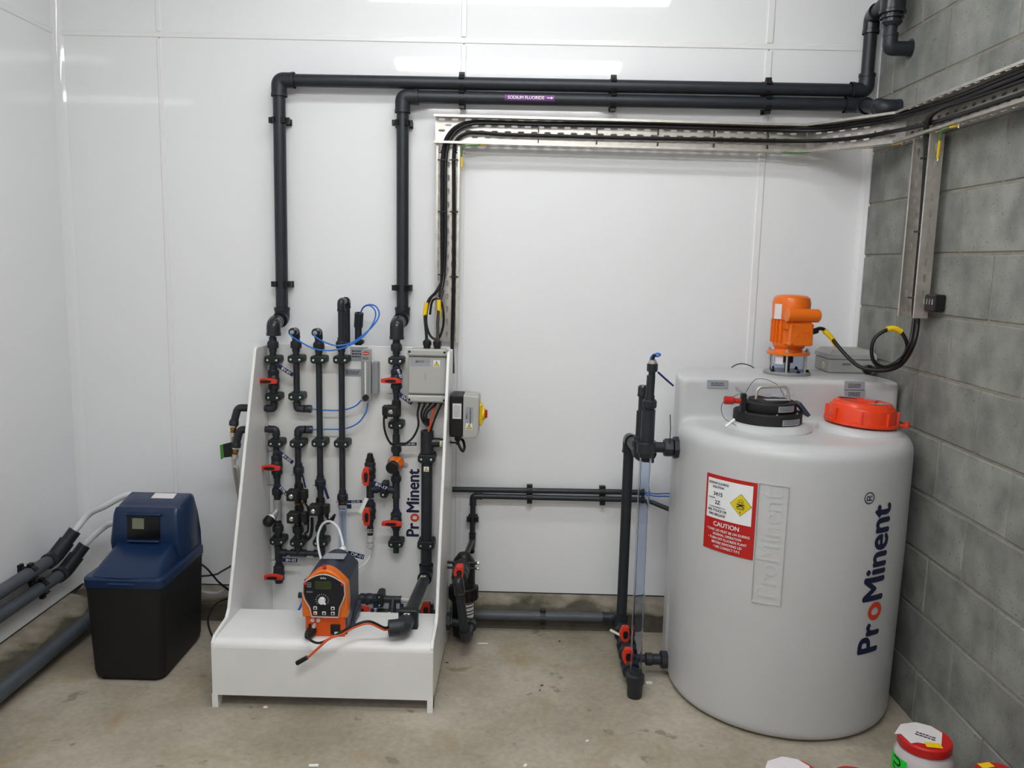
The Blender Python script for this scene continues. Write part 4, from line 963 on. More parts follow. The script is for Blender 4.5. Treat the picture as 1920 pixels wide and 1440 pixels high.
plate((jc.x-jw*0.04,-0.2376,jc.z-jh*0.02), X_, Z_, 0.005, 0.03, 0.0006).build('moulded_mark', 'label_grey', t, smooth=0)
for dx in (-0.0, 0.040):
    g = MB().lathe((at(801,655,-0.19).x+dx,-0.195,j1.z), Z_, [(0,0.014),(0.010,0.014),(0.012,0.017),(0.026,0.017),(0.034,0.009)], 10).build('cable_gland', 'black', t)
gx = []
for k in range(5):
    x = jc.x - jw*0.22 + k*jw*0.14; gx.append(x); MB().lathe((x,-0.195,j0.z+0.002), -Z_, [(0,0.0095),(0.008,0.0105),(0.014,0.009),(0.016,0.006)], 10).build('cable_gland', 'black', t)
jz = j0.z-0.014
def jcab(pts, lab, m='cable', r=0.0042): return tag(MB().tube(spline(pts, 6), r, n=8).build('control_cable', m), lab, 'cable', 'cables under the junction box')
jcab([V((gx[0],-0.195,jz)), at(783,775,-0.21), at(784,800,-0.22), at(770,825,-0.225), at(745,836,-0.228), at(730,828,-0.24), at(721,805,-0.24), at(720,780,-0.24), s4], 'black cable looping from the junction box to the solenoid on the sixth column')
con_top = at(801,808,SK)
for k, (x, lab) in enumerate(((1,'first short black cable bunched under the junction box'),(2,'second short black cable bunched under the junction box'),(3,'third short black cable bunched under the junction box'))):
    jcab([V((gx[x],-0.195,jz)), at(790+5*k,775,-0.2), at(793+4*k,790,-0.2), at(802,798-2*k,-0.2), at(804,785,-0.19)], lab)
jcab([V((gx[3],-0.19,jz)), at(810,780,-0.195), at(806,800,-0.195), V((con_top.x-0.004,SK,con_top.z-0.03))], 'orange cable entering the top of the grey conduit', 'orange_cable', 0.0044)
jcab([V((gx[4],-0.195,jz)), at(817,780,-0.2), at(810,800,-0.198), V((con_top.x+0.006,SK,con_top.z-0.03))], 'rightmost black cable entering the top of the grey conduit')
# solenoid leads
jcab([s1, s1+V((0.012,0,-0.03)), s2+V((0.01,0.0,-0.02)), at(573,1000,-0.235), at(571,1012,-0.23)], 'black lead hanging from the upper stacked solenoid')
jcab([s3, s3+V((0.01,0,-0.012)), s3+V((0.022,0.0,0.0)), at(628,965,-0.235), at(622,978,-0.225), at(612,982,-0.215)], 'black lead curling right from the single solenoid')
jcab([at(585,970,-0.235), at(585,990,-0.235), at(582,1006,-0.235), at(574,1013,-0.23), at(566,1010,-0.23)], 'black lead curving under the single solenoid to the left', r=0.0062)
# ---------------------------------------------------------------- grey conduit at the right
t = thing('conduit', 'thick dark conduit from below the junction box, bending forward over the plinth', 'conduit', con_top)
RC = 0.0225; cx = con_top.x
c_el = V((cx,SK,zc(798,1078)))
MB().lathe((cx,SK,c_el.z), Z_, [(0,RC),(con_top.z-c_el.z,RC),(con_top.z-c_el.z,RC*0.85),(con_top.z-c_el.z-0.06,RC*0.85)], 24, cap=False).build('pipe', 'pvc', t)
tz = zc(801,829); MB().lathe((cx,SK,tz-0.045), Z_, [(0,RC*1.18),(0.092,RC*1.18),(0.092,RC*0.86),(0.05,RC*0.86)], 24, cap=False).build('tee', 'pvc_gloss', t)
MB().cyl((cx,SK,tz), (cx+0.052,SK,tz), 0.019).build('branch_socket', 'pvc_gloss', t); pipe(t, (cx+0.05,SK,tz), (SX1,SK,tz), 0.0165)
hazard((cx+0.064,SK-0.018,tz), X_, Z_, 0.020, t)
for py in (858, 1019): clamp(t, V((cx,SK,zc(800,py))), pr=RC, w=0.068, h=0.034)
hazard((cx,SK-RC-0.0008,zc(800,877)), X_, Z_, 0.018, t)
g0 = c_el; g1 = V((at(757,1176,-0.765).x, -0.765, at(757,1176,-0.765).z)); dg = (g1-g0).normalized()
elbow(t, g0+Z_*0.045, g0, g0+dg*0.05, RC, rad=0.035); pipe(t, g0, g1, RC)
fb = V((0, -0.660, 0)); fm = g0.lerp(g1, (fb.y-g0.y)/(g1.y-g0.y))
MB().rbox((fm.x,fm.y,0.238+(fm.z+0.028-0.238)/2), (0.068,0.036,fm.z+0.028-0.238), 0.004).build('support_block', 'clamp', t, smooth=0)
g2 = g1 + V((-0.050,-0.012,0.0)); elbow(t, g1-dg*0.045, g1, g1+V((-0.024,-0.004,0)), RC, rad=0.03)
MB().ring(g1+V((-0.02,-0.004,0)), g2, RC*1.28, RC*0.9).build('open_end', 'pvc', t)
n1 = (V((0,-1,0)) - dg*V((0,-1,0)).dot(dg)).normalized()
upn = (V((0,-0.3,1)) - dg*V((0,-0.3,1)).dot(dg)).normalized(); sdn = dg.cross(upn).normalized()
for k, f in enumerate((0.16, 0.90)):
    c = g0.lerp(g1, f) + upn*(RC+0.0014); hazard(c, -sdn if (-sdn).x > 0 else sdn, -dg if False else (upn.cross(-sdn if (-sdn).x > 0 else sdn)), 0.018, t)
for k, (m, lab, dz) in enumerate((('cable','black cable leaving the conduit mouth to the orange pump',0.0),('orange_cable','orange cable leaving the conduit mouth and lying loose over the plinth edge',-0.007))):
    base = [g1+V((0.0,0.01,dz)), g2+V((-0.005,0,dz+0.003)), at(718,1176,-0.80)+V((0,0,dz)), at(692,1165,-0.82)+V((0,0,dz)), at(665,1172,-0.83)+V((0,0,dz)), at(640,1185,-0.84)+V((0,0,dz))]
    if k == 0: base += [at(622,1195,-0.845), at(605,1204,-0.845), at(592,1205,-0.84), at(580,1198,-0.83), at(578,1188,-0.82), at(582,1182,-0.800)]
    else: base += [at(618,1197,-0.85), at(598,1214,-0.845), at(575,1235,-0.835)]
    o = tag(MB().tube(spline(base, 8), 0.0042, n=8).build('pump_cable', m), lab, 'cable', 'pump cables')
pl0, pl1 = at(577,1232,-0.835), at(556,1244,-0.835)
tag(MB().lathe(pl0, pl1-pl0, [(0,0.005),(0.003,0.0075),((pl1-pl0).length-0.004,0.0085),((pl1-pl0).length,0.007)], 12).build('cable_plug', 'black'), 'small black plug on the loose end of the orange cable', 'plug')
# ================================================================ DOSING PUMP
def rotz(p, c, a):
    p = V(p)-V(c); return V((p.x*math.cos(a)-p.y*math.sin(a), p.x*math.sin(a)+p.y*math.cos(a), p.z)) + V(c)
pf = V((-0.648, -0.762, 0.238)); PW = 0.150; PD = 0.235; PH = 0.260
t = pump = thing('dosing_pump', 'orange and slate dosing pump with a dial and display on the plinth', 'pump', pf)
yf = pf.y; xl, xr = pf.x-PW/2, pf.x+PW/2; zb0 = 0.240
# body outline seen from the front: arched top
def arch(w, z0, zs, rise, n=10):
    P = [(-w/2, z0), (w/2, z0), (w/2, zs)]
    for k in range(1, n): 
        f = k/n; P.append((w/2-w*f, zs + rise*math.sin(math.pi*f)))
    return P + [(-w/2, zs)]
sl = 0.05    # body leans back a little going up
def front(pts, y, lean=0.0): return [V((pf.x+x, y+lean*(z-zb0), z)) for x, z in pts]
MB().prism(front(arch(PW*0.96, zb0+0.004, 0.432, 0.046), yf+0.028), (0, PD-0.028, 0.0)).build('housing', 'slate', t, smooth=30, bevel=0.006)
MB().prism(front(arch(PW*0.90, zb0+0.002, 0.318, 0.0), yf+0.010), (0, 0.03, 0)).build('lower_front', 'orange_deep', t, smooth=0, bevel=0.003)
# orange front shell, waisted
sh = [(-0.079,0.318),(0.060,0.311),(0.079,0.318),(0.077,0.40),(0.075,0.438)]
outline = [(-0.077,0.312),(0.077,0.312),(0.079,0.36),(0.076,0.43)] + [(0.076-0.152*k/10, 0.430+0.052*math.sin(math.pi*k/10)) for k in range(1,10)] + [(-0.076,0.43),(-0.079,0.36)]
shell = MB().prism([V((pf.x+x, yf+0.006+0.10*max(0,z-0.43), z)) for x, z in outline], (0,0.050,0)).build('front_shell', 'orange', t, smooth=30, bevel=0.005)
face = [(-0.040,0.322),(0.046,0.322),(0.050,0.352),(0.062,0.380),(0.068,0.40),(0.066,0.437)] + [(0.066-0.132*k/10, 0.437+0.030*math.sin(math.pi*k/10)) for k in range(1,10)] + [(-0.066,0.437),(-0.068,0.40),(-0.062,0.380),(-0.046,0.352)]
fc = MB().prism([V((pf.x+x, yf-0.001, z)) for x, z in face], (0,0.010,0)).build('control_face', 'screen_film', t, smooth=0)
rim = [V((pf.x+x*1.06, yf-0.003, 0.40+(z-0.40)*1.05)) for x, z in face]
MB().tube(rim, 0.0022, n=6, closed=True).build('clear_rim', 'jar_plastic', t)
ff = yf-0.0016
MB().bbox2((pf.x-0.030,ff-0.001,0.417), (pf.x+0.026,ff,0.447)).build('lcd_screen', 'lcd', fc, smooth=0)
MB().lathe((pf.x-0.006,ff,0.378), -Y_, [(0,0.0125),(0.010,0.0120),(0.012,0.010)], 20).build('dial', 'white_tube', t)
MB().box((pf.x+0.004,ff-0.0115,0.372), (0.012,0.002,0.006), Matrix.Rotation(math.radians(45),3,'Y')).build('dial_pointer', 'white_tube', t, smooth=0)
mb = MB()
for k in range(13):
    a = math.radians(215-20*k); mb.box((pf.x-0.006+0.021*math.cos(a), ff-0.0003, 0.378+0.021*math.sin(a)), (0.0045,0.0006,0.0009), Matrix.Rotation(-a,3,'Y'))
mb.build('dial_marks', 'white_ink', fc, smooth=0)
for (dx, dz, m) in ((-0.030,0.350,'white_ink'),(0.030,0.350,'white_ink'),(-0.030,0.332,'logo_red'),(0.0,0.332,'white_ink'),(0.030,0.332,'white_ink')):
    b = MB().rbox((pf.x+dx,ff-0.001,dz), (0.0125,0.003,0.0115), 0.001).build('button', 'white_ink', fc, smooth=0)
    MB().cyl((pf.x+dx,ff-0.0026,dz), (pf.x+dx,ff-0.0032,dz), 0.0038, n=12).build('button_symbol', 'logo_red' if m == 'logo_red' else 'ink', b)
letter('delta', (pf.x-0.002,ff-0.0004,0.457), X_, Z_, 0.0105, 'white_ink', fc)
bars((pf.x-0.048,ff-0.0002,0.407), X_, Z_, 0.022, 0.007, 2, 'label_grey', fc)
bars((pf.x-0.050,ff-0.0002,0.432), X_, Z_, 0.016, 0.020, 3, 'label_grey', fc)
for s in (-1, 1): MB().lathe((pf.x+s*0.063,yf-0.002,0.436), -Y_, [(0,0.0055),(0.003,0.005),(0.004,0.003)], 10).build('corner_screw', 'sign_red', t)
MB().cyl((pf.x-0.036,yf+0.010,0.283), (pf.x-0.036,yf-0.004,0.283), 0.0065, n=12).build('clear_plug', 'jar_plastic', t)
MB().cyl((pf.x-0.052,yf+0.010,0.284), (pf.x-0.052,yf+0.006,0.284), 0.004, n=12).build('screw_hole', 'ink', t)
for dx in (-0.052, 0.055): MB().cyl((pf.x+dx,yf+0.010,0.252), (pf.x+dx,yf+0.007,0.252), 0.004, n=12).build('screw_hole', 'ink', t)
for dx in (-0.042,-0.022): MB().cyl((pf.x+dx,yf+0.011,0.302), (pf.x+dx,yf+0.004,0.302), 0.007, n=12).build('clear_plug', 'jar_plastic', t)
MB().rbox((pf.x+0.036,yf+0.008,0.270), (0.033,0.008,0.036), 0.001).build('socket_plate', 'black', t, smooth=0)
MB().bbox2((pf.x+0.034,yf+0.001,0.256), (pf.x+0.046,yf+0.006,0.263)).build('socket_latch', 'white_tube', t, smooth=0)
kd = V((-0.25,-1,-0.25)).normalized(); k0 = V((pf.x-0.044,yf+0.010,0.266))
MB().lathe(k0, kd, [(0,0.0165),(0.006,0.0175),(0.022,0.016),(0.034,0.012),(0.042,0.007)], 14).build('cable_connector', 'black', t)
# orange crown strip and paper label on the top
plate(V((pf.x+0.004,yf+0.150,0.4795)), X_, V((0,1,0.0)), 0.075, 0.055, 0.001).build('top_label', 'label_grey', t, smooth=0)
bd = plate(V((pf.x-0.004,yf+0.028,0.4875)), V((1,0.25,0.0)), V((-0.25,1,0)), 0.012, 0.032, 0.003).build('crown_badge', 'sign_red', t, smooth=0)
MB().bbox2((pf.x-0.07,yf+0.03,0.238), (pf.x+0.07,yf+PD-0.01,0.243)).build('base_plate', 'black', t, smooth=0)
MB().prism([V((xr-0.008,yf+0.08,0.243)),V((xr-0.008,yf+0.225,0.243)),V((xr-0.008,yf+0.225,0.285)),V((xr-0.008,yf+0.19,0.285)),V((xr-0.008,yf+0.11,0.256))], (0.016,0,0)).build('mounting_foot', 'slate', t, smooth=0, bevel=0.002)
MB().lathe((xr+0.012,yf+0.17,0.262), X_, [(0,0.006),(0.004,0.006),(0.006,0.003)], 8).build('foot_bolt', 'chrome', t)
MB().cyl((xl+0.005,yf+0.12,0.39), (xl-0.022,yf+0.12,0.39), 0.0125, n=16).build('side_knob', 'black', t)
hx = V((pf.x+0.004,yf+PD+0.01,0.43)); MB().lathe((pf.x,yf+PD-0.01,0.40), Y_, [(0,0.036),(0.012,0.036),(0.016,0.032)], 24).build('pump_head', 'slate', t)
vn = V((at(643,1035,-0.50).x,-0.50,at(643,1036,-0.50).z)); MB().cyl((vn.x,vn.y,0.44), vn-Z_*0.002, 0.010).build('discharge_port', 'slate', t)
MB().lathe(vn-Z_*0.006, Z_, [(0,0.0135),(0.022,0.0135),(0.026,0.010),(0.03,0.006)], 16).build('discharge_nut', 'white_tube', t)
tubing([vn+Z_*0.024, at(642,1015,-0.48), at(634,990,-0.44), at(620,978,-0.40), at(606,982,-0.38), at(597,1000,-0.38), at(596,1020,-0.39), at(601,1045,-0.41), at(606,1060,-0.44)], 'white tube arching from the pump head back to its body', 'white_tube', 0.0048, 'white pump tubes')
tagplate(652,1037,-14,'DP-01','navy tag engraved DP-01 behind the top of the pump', Y=-0.50, Lp=0.062, Hp=0.018)
# ================================================================ ISOLATION SWITCH ON THE RIGHT SIDE PLATE
IY0, IY1 = -0.285, -0.165; iz1 = at(858,742,IY0).z; iz0 = at(858,820,IY0).z; izb = at(880,822,IY0).z
t = thing('isolation_switch', 'grey isolation switch with a yellow and red rotary knob outside the right plate', 'switch', (SX1,-0.22,iz0))
ix0 = SX1+0.002; ix1 = at(868,790,IY0).x; ix2 = at(897,790,IY0).x
MB().rbox(((ix0+ix1)/2,(IY0+IY1)/2,(iz0+iz1)/2), (ix1-ix0,IY1-IY0,iz1-iz0), 0.004).build('back_half', 'black', t, smooth=0)
gz1 = iz1; pfz = [(ix1,iz0-0.002),(ix2-0.008,iz0-0.001),(ix2,iz0+0.012),(ix2+0.002,iz1-0.014),(ix2-0.004,iz1-0.002),(ix1,iz1+0.003)]
MB().prism([V((x,IY0-0.002,z)) for x, z in pfz], (0,IY1-IY0+0.004,0)).build('cover', 'grey_box', t, smooth=0, bevel=0.004)
kz = at(900,776,-0.23).z; kn = MB().rbox((ix2+0.006,-0.226,kz), (0.014,0.058,0.086), 0.004).build('yellow_surround', 'yellow', t, smooth=0)
MB().lathe((ix2+0.012,-0.226,kz), X_, [(0,0.026),(0.006,0.026),(0.010,0.022)], 20).build('yellow_ring', 'yellow', kn)
MB().lathe((ix2+0.020,-0.226,kz), X_, [(0,0.022),(0.004,0.020),(0.005,0.012)], 20).build('red_knob', 'sign_red', kn); MB().rbox((ix2+0.027,-0.226,kz), (0.010,0.010,0.032), 0.002).build('grip', 'sign_red', kn, smooth=0)
wl_ = at(861,770,IY0); plate(V(((ix0+ix1)/2+0.002,IY0-0.0008,at(861,771,IY0).z)), X_, Z_, (ix1-ix0)*0.66, 0.060, 0.0006).build('rating_label', 'paper', t, smooth=0)
bars(V(((ix0+ix1)/2+0.002,IY0-0.0008,at(861,771,IY0).z)), X_, Z_, (ix1-ix0)*0.5, 0.045, 8, 'label_grey', t)
lx = (ix1+ix2)/2-0.006; lz = at(877,780,IY0).z
plate((lx,IY0-0.0028,lz), X_, Z_, 0.032, 0.072, 0.0006).build('label_strip', 'label_grey', t, smooth=0)
letter('DP-01', (lx-0.009,IY0-0.0036,lz), Z_, -X_, 0.0085, 'ink', t, bold=0.01); letter('ISOLATION SWITCH', (lx+0.005,IY0-0.0036,lz), Z_, -X_, 0.0075, 'ink', t, bold=0.01, sx=0.95)
hazard((lx,IY0-0.0030,at(876,799,IY0).z), X_, Z_, 0.022, t)
for k in range(2): MB().lathe(((ix0+ix1)/2+0.004,-0.255+0.055*k,iz0), -Z_, [(0,0.011),(0.012,0.013),(0.02,0.010),(0.024,0.006)], 10).build('cable_gland', 'black', t)
sx_ = (ix0+ix1)/2+0.004
tag(MB().tube(spline([(sx_,-0.255,iz0-0.02), at(862,838,-0.26), at(868,846,-0.26), at(871,838,-0.23), at(868,826,-0.20), (sx_,-0.20,iz0-0.02)], 6), 0.0055, n=8).build('switch_cable', 'cable'), 'black cable loop below the isolation switch', 'cable')
tag(MB().tube(spline([(sx_,-0.255,iz0-0.035), at(853,830,-0.24), V((SX1-0.03,SK,tz))], 5), 0.0035, n=8).build('switch_cable', 'cable'), 'thin lead from the isolation switch through the side plate', 'cable')
# ================================================================ HOSES ON THE LEFT SIDE PLATE
def side_outlet(p, dz, lab, hose, hlab):
    p = V(p); t = thing('hose_outlet', lab, 'pipe', p, 'outlets on the left plate')
    c = at(*dz, p.y); c.z = p.z; elbow(t, p, c, c+V((-0.014,-0.006,-0.055)), 0.0125, 'pvc_gloss', rad=0.034)
    a = c+V((-0.014,-0.006,-0.050)); d = V((-0.10,-0.03,-1)).normalized()
    MB().lathe(a, d, [(0,0.017),(0.006,0.019),(0.02,0.019),(0.022,0.016)], 12).build('socket_nut', 'pvc', t)
    MB().lathe(a+d*0.021, d, [(0,0.016),(0.006,0.016)], 20).build('steel_ring', 'chrome', t); MB().lathe(a+d*0.027, d, [(0,0.011),(0.012,0.013),(0.014,0.011),(0.026,0.011)], 16).build('brass_tail', 'brass', t)
    MB().lathe(a+d*0.050, d, [(0,0.012),(0.002,0.014),(0.016,0.014),(0.018,0.010)], 6).build('hose_nut', 'steel', t)
    tag(MB().tube(spline([a+d*0.06, a+d*0.10] + hose, 8), 0.0068, n=10).build('braided_hose', 'steel'), hlab, 'hose', 'braided steel hoses')
o1 = V((SX0-0.0,SK,ec.z)); o2 = V((SX0-0.0,SK-0.02,ec2.z))
side_outlet(o1, (446,766), 'upper black elbow outlet on the outside of the left side plate', [at(438,870,-0.22), at(444,910,-0.20), at(452,950,-0.17), at(456,1000,-0.15)], 'braided steel hose hanging from the upper left outlet')
side_outlet(o2, (450,806), 'lower black elbow outlet on the outside of the left side plate', [at(446,880,-0.235), at(448,930,-0.20), at(452,980,-0.17), at(455,1030,-0.15)], 'braided steel hose hanging from the lower left outlet')
fl = [at(412,835,-0.232), at(418,833,-0.226), at(438,828,-0.222), at(438,856,-0.222), at(420,858,-0.226), at(414,862,-0.232)]
t = thing('hose_tag', 'crumpled black and green paper tag on the braided hose', 'tag', fl[5])
MB().prism([fl[1],fl[2],fl[3],fl[4]], (0,0.001,0)).build('black_flag', 'black', t, smooth=0); MB().prism([fl[0],fl[1],fl[4],fl[5]], (0.0,0.001,0)).build('green_flag', 'earth_green', t, smooth=0)
# slack tubes between softener and skid
for k, (pts, lab) in enumerate((([(340,1035,-0.255),(383,1062,-0.25),(400,1080,-0.24),(418,1098,-0.22),(470,1135,-0.135)], 'dark tube slanting down behind the softener'), ([(350,1082,-0.24),(400,1078,-0.22),(418,1070,-0.20),(470,1040,-0.135)], 'dark tube rising behind the softener to the skid'), ([(350,1105,-0.24),(400,1112,-0.22),(420,1106,-0.20),(470,1075,-0.135)], 'pale tube curving behind the softener'), ([(470,1110,-0.135),(418,1125,-0.22),(398,1140,-0.26),(390,1165,-0.31),(398,1192,-0.36),(412,1205,-0.385)], 'black tube dropping to the floor between softener and skid'))):
    tag(MB().tube(spline([at(*q) for q in pts], 8), 0.0042 if k != 2 else 0.0055, n=8).build('slack_tube', 'black' if k != 2 else 'label_grey'), lab, 'tube', 'slack tubes by the softener')
# ================================================================ FILTER AND VALVE OUTSIDE THE RIGHT PLATE
fcx, fcy = -0.207, -0.255
zf1 = at(872,1042,fcy).z; zf0 = max(0.025, at(872,1196,fcy).z)
t = thing('filter_housing', 'black cylindrical filter housing with a white label beside the skid', 'filter', (fcx,fcy,zf0))
MB().lathe((fcx,fcy,zf0), Z_, [(0,0.036),(0.006,0.042),(0.17,0.046)], 28).build('bowl', 'black', t)
nz = at(870,1110,fcy).z
mb = MB().lathe((fcx,fcy,nz-0.028), Z_, [(0,0.052),(0.006,0.056),(0.05,0.056),(0.056,0.050)], 28)
for k in range(16):
    a = k*math.pi/8; mb.box((fcx+0.057*math.cos(a),fcy+0.057*math.sin(a),nz), (0.006,0.008,0.046), Matrix.Rotation(a,3,'Z'))
mb.build('ring_nut', 'black', t, smooth=30)
MB().lathe((fcx,fcy,nz+0.02), Z_, [(0,0.046),(zf1-nz-0.05,0.046),(zf1-nz-0.035,0.040),(zf1-nz-0.01,0.022)], 28).build('head', 'black', t)
for k, zz in enumerate((zf1-0.012, zf1-0.034)):
    MB().cyl((SX1,fcy-0.045,zz), (fcx+0.06,fcy-0.045,zz-0.001), 0.0058 if k == 0 else 0.0045).build('clamp_rod', 'black', t)
    MB().lathe((fcx+0.055,fcy-0.045,zz), X_, [(0,0.0075),(0.008,0.0075),(0.01,0.005)], 8).build('rod_nut', 'chrome', t)
la = [V((fcx+0.0462*math.sin(a),fcy-0.0462*math.cos(a),0)) for a in [math.radians(12+8*i) for i in range(8)]]
lz0, lz1 = at(884,1153,fcy).z, at(884,1121,fcy).z
mb = MB(); n = len(la); mb.add([p+Z_*lz0 for p in la]+[p+Z_*lz1 for p in la], [(i,i+1,n+i+1,n+i) for i in range(n-1)]); mb.build('filter_label', 'paper', t)
mb = MB(); la2 = [V((fcx+0.0466*math.sin(a),fcy-0.0466*math.cos(a),0)) for a in [math.radians(16+8*i) for i in range(7)]]
for z in (0.82, 0.62, 0.38, 0.2):
    zz = lz0+(lz1-lz0)*z; b0 = len(mb.v); mb.add([p+Z_*zz for p in la2]+[p+Z_*(zz+0.005) for p in la2], [(i,i+1,7+i+1,7+i) for i in range(6)])
mb.build('label_print', 'ink', t)
vcx = at(864,1076,-0.40)
t = thing('valve_loop', 'ball valve on a drop pipe in front of the filter housing', 'valve', (vcx.x,-0.40,0.1), 'red handled ball valves')
va0 = V((fcx,fcy,vcx.z+0.01)); vdir = V((vcx.x-0.003-fcx, -0.19, -0.012)).normalized()
vm = va0 + vdir*0.135; 
MB().cyl(va0+vdir*0.04, vm+vdir*0.05, 0.019, n=20).build('pipe', 'pvc', t)
MB().lathe(vm-vdir*0.03, vdir, [(0,0.026),(0.01,0.032),(0.05,0.032),(0.06,0.026)], 24).build('body', 'pvc', t)
union(t, vm-vdir*0.040, vdir, 0.019, L=0.024); union(t, vm+vdir*0.042, vdir, 0.017, L=0.024)
ha, hb = handle_mesh(V((at(861,1075,-0.462).x,-0.462,at(861,1075,-0.462).z)), 0.050, 0.030, 0.040, False)
h = ha.build('handle', 'red', t, smooth=0, bevel=0.002); hb.build('handle_inset', 'black', h, smooth=0)
MB().tube(spline([at(862,1045,-0.37), at(874,1050,-0.36), at(882,1070,-0.35), at(876,1090,-0.36)], 6), 0.0012, n=6).build('tie_loop', 'black', t)
ve = vm + vdir*0.085; vd = V((at(873,1198,-0.43).x,-0.43,at(873,1198,-0.43).z)); vd.z = max(vd.z, 0.05)
elbow(t, ve-vdir*0.025, ve, ve+(vd-ve).normalized()*0.05, 0.0165, 'pvc_gloss', rad=0.025); pipe(t, ve, vd, 0.0165)
vg = V((at(885,1183,-0.32).x,-0.30,vd.z+0.005)); elbow(t, vd+(ve-vd).normalized()*0.04, vd, vd+(vg-vd).normalized()*0.035, 0.0165, rad=0.028); pipe(t, vd, vg, 0.0165)
elbow(t, vg+(vd-vg).normalized()*0.035, vg, vg+V((-0.035,0.0,0.004)), 0.0165, rad=0.025); pipe(t, vg, V((SX1,vg.y,vg.z+0.006)), 0.0165)
MB().lathe((SX1+0.001,vg.y,vg.z+0.006), X_, [(0,0.034),(0.014,0.034),(0.016,0.026),(0.022,0.026)], 6).build('tank_nut', 'pvc', t)
# ================================================================ WATER SOFTENER
bx0_, bx1_, by0, by1 = -1.528, -1.250, -0.652, -0.270; zbk = 0.356
t = thing('water_softener', 'water softener cabinet with a black base and a blue sloping hood', 'water softener', ((bx0_+bx1_)/2,(by0+by1)/2,0))
def rrect(x0, x1, y0, y1, r, bow=0.0, n=5):
    P = []
    for cx_, cy_, a0 in ((x1-r,y1-r,0),(x0+r,y1-r,90),(x0+r,y0+r,180),(x1-r,y0+r,270)):
        for k in range(n+1):
            a = math.radians(a0+90*k/n); P.append([cx_+r*math.cos(a), cy_+r*math.sin(a)])
    for p in P:
        if p[1] < (y0+y1)/2: f = (p[0]-(x0+x1)/2)/((x1-x0)/2); p[1] -= bow*(1-f*f)
    return P
def loft(mb, rings):
    n = len(rings[0]); P = [V(q) for r in rings for q in r]; Fs = []
    for k in range(len(rings)-1):
        for i in range(n):
            j = (i+1) % n; Fs.append((k*n+i,k*n+j,(k+1)*n+j,(k+1)*n+i))
    Fs += [tuple(reversed(range(n))), tuple((len(rings)-1)*n+i for i in range(n))]; mb.add(P, Fs); return mb
def ringat(z, i=0.0, r=0.028, bow=0.016): return [(x, y, z) for x, y in rrect(bx0_+i, bx1_-i, by0+i, by1-i, r, bow)]
loft(MB(), [ringat(0.0,0.022), ringat(0.012,0.022), ringat(0.014,0.012), ringat(0.035,0.008), ringat(0.34,-0.002), ringat(zbk,-0.004), ringat(zbk+0.004,0.0)]).build('cabinet', 'softener_black', t, smooth=35)
# hood: skirt, sloping lid, control head
def hz(y):   # height of the hood over depth, front to back
    if y < -0.475: f = (y-by0)/(-0.475-by0); return 0.392 + 0.068*max(0,f)**0.85
    return 0.460
def ringh(z, i): return [(x, y, z) for x, y in rrect(bx0_+i, bx1_-i, by0+i, by1-i, 0.026, 0.016)]
loft(MB(), [ringh(zbk+0.002,-0.006), ringh(zbk+0.030,-0.006), ringh(zbk+0.038,0.002)]).build('hood_skirt', 'softener_blue', t, smooth=35)
# sloping lid as a grid surface closed at the sides
def lidx(y, s): 
    f = (y-by0)/(-0.44-by0); return ((bx0_+0.012) + 0.010*f) if s < 0 else ((bx1_-0.012) - 0.006*f)
mb = MB(); ny = 10; nx = 24; G = []
for i in range(ny+1):
    y = by0+0.006 + (-0.44-by0-0.006)*i/ny
    for j in range(nx+1):
        f = j/nx; x = lidx(y,-1)*(1-f)+lidx(y,1)*f; g = 1-abs(2*f-1)**16; bowf = -0.014*(1-(2*f-1)**2)*(1-i/ny)
        G.append(V((x, y+bowf, 0.378 + (hz(y)-0.378)*(0.35+0.65*g))))
Fs = [(i*(nx+1)+j, i*(nx+1)+j+1, (i+1)*(nx+1)+j+1, (i+1)*(nx+1)+j) for i in range(ny) for j in range(nx)]
mb.add(G, Fs)
edge = [i*(nx+1) for i in range(ny+1)], [i*(nx+1)+nx for i in range(ny+1)]
nb = len(mb.v)
for e in edge:
    b0 = len(mb.v); mb.v += [V((mb.v[k].x, mb.v[k].y, 0.372)) for k in e]
    mb.f += [(e[k], e[k+1], b0+k+1, b0+k) for k in range(ny)]
b0 = len(mb.v); mb.v += [V((mb.v[k].x, mb.v[k].y, 0.372)) for k in range(nx+1)]; mb.f += [(k, k+1, b0+k+1, b0+k) for k in range(nx)]
lid = mb.build('sloping_lid', 'softener_blue', t, smooth=50)
MB().rbox(((bx0_+bx1_)/2,-0.662,0.3735), (0.10,0.016,0.010), 0.004).build('lid_grip', 'softener_blue', lid, smooth=0)
# control head: side profile extruded, rounded
hp = [(-0.452,0.372),(-0.470,0.455),(-0.458,0.572),(-0.446,0.588),(-0.436,0.584),(-0.415,0.592),(-0.325,0.612),(-0.300,0.604),(-0.278,0.540),(-0.266,0.45),(-0.262,0.372)]
P = []
rings = []
for k, f in enumerate((0.0, 0.03, 0.05, 0.14, 0.86, 0.95, 0.97, 1.0)):
    x = (bx0_+0.004)*(1-f) + (bx1_-0.004)*f; inset = (0.012, 0.003, 0.0, 0, 0, 0.0, 0.003, 0.012)[k]
    cy_, cz_ = -0.36, 0.48
    rings.append([(x + (0.012*max(0,(z-0.47)/0.13) if f < 0.5 else -0.008*max(0,(z-0.47)/0.13)), y + (inset if y < cy_ else -inset), z - (inset if z > cz_ else 0)) for y, z in hp])
hd = loft(MB(), rings).build('control_head', 'softener_blue', t, smooth=45)
dxm = (bx0_+bx1_)/2-0.004
sc = MB().prism([V((dxm-0.062,-0.4712,0.474)),V((dxm+0.062,-0.4712,0.474)),V((dxm+0.058,-0.4630,0.562)),V((dxm-0.062,-0.4630,0.562))], (0,0.01,0)).build('display_window', 'display', hd, smooth=0)
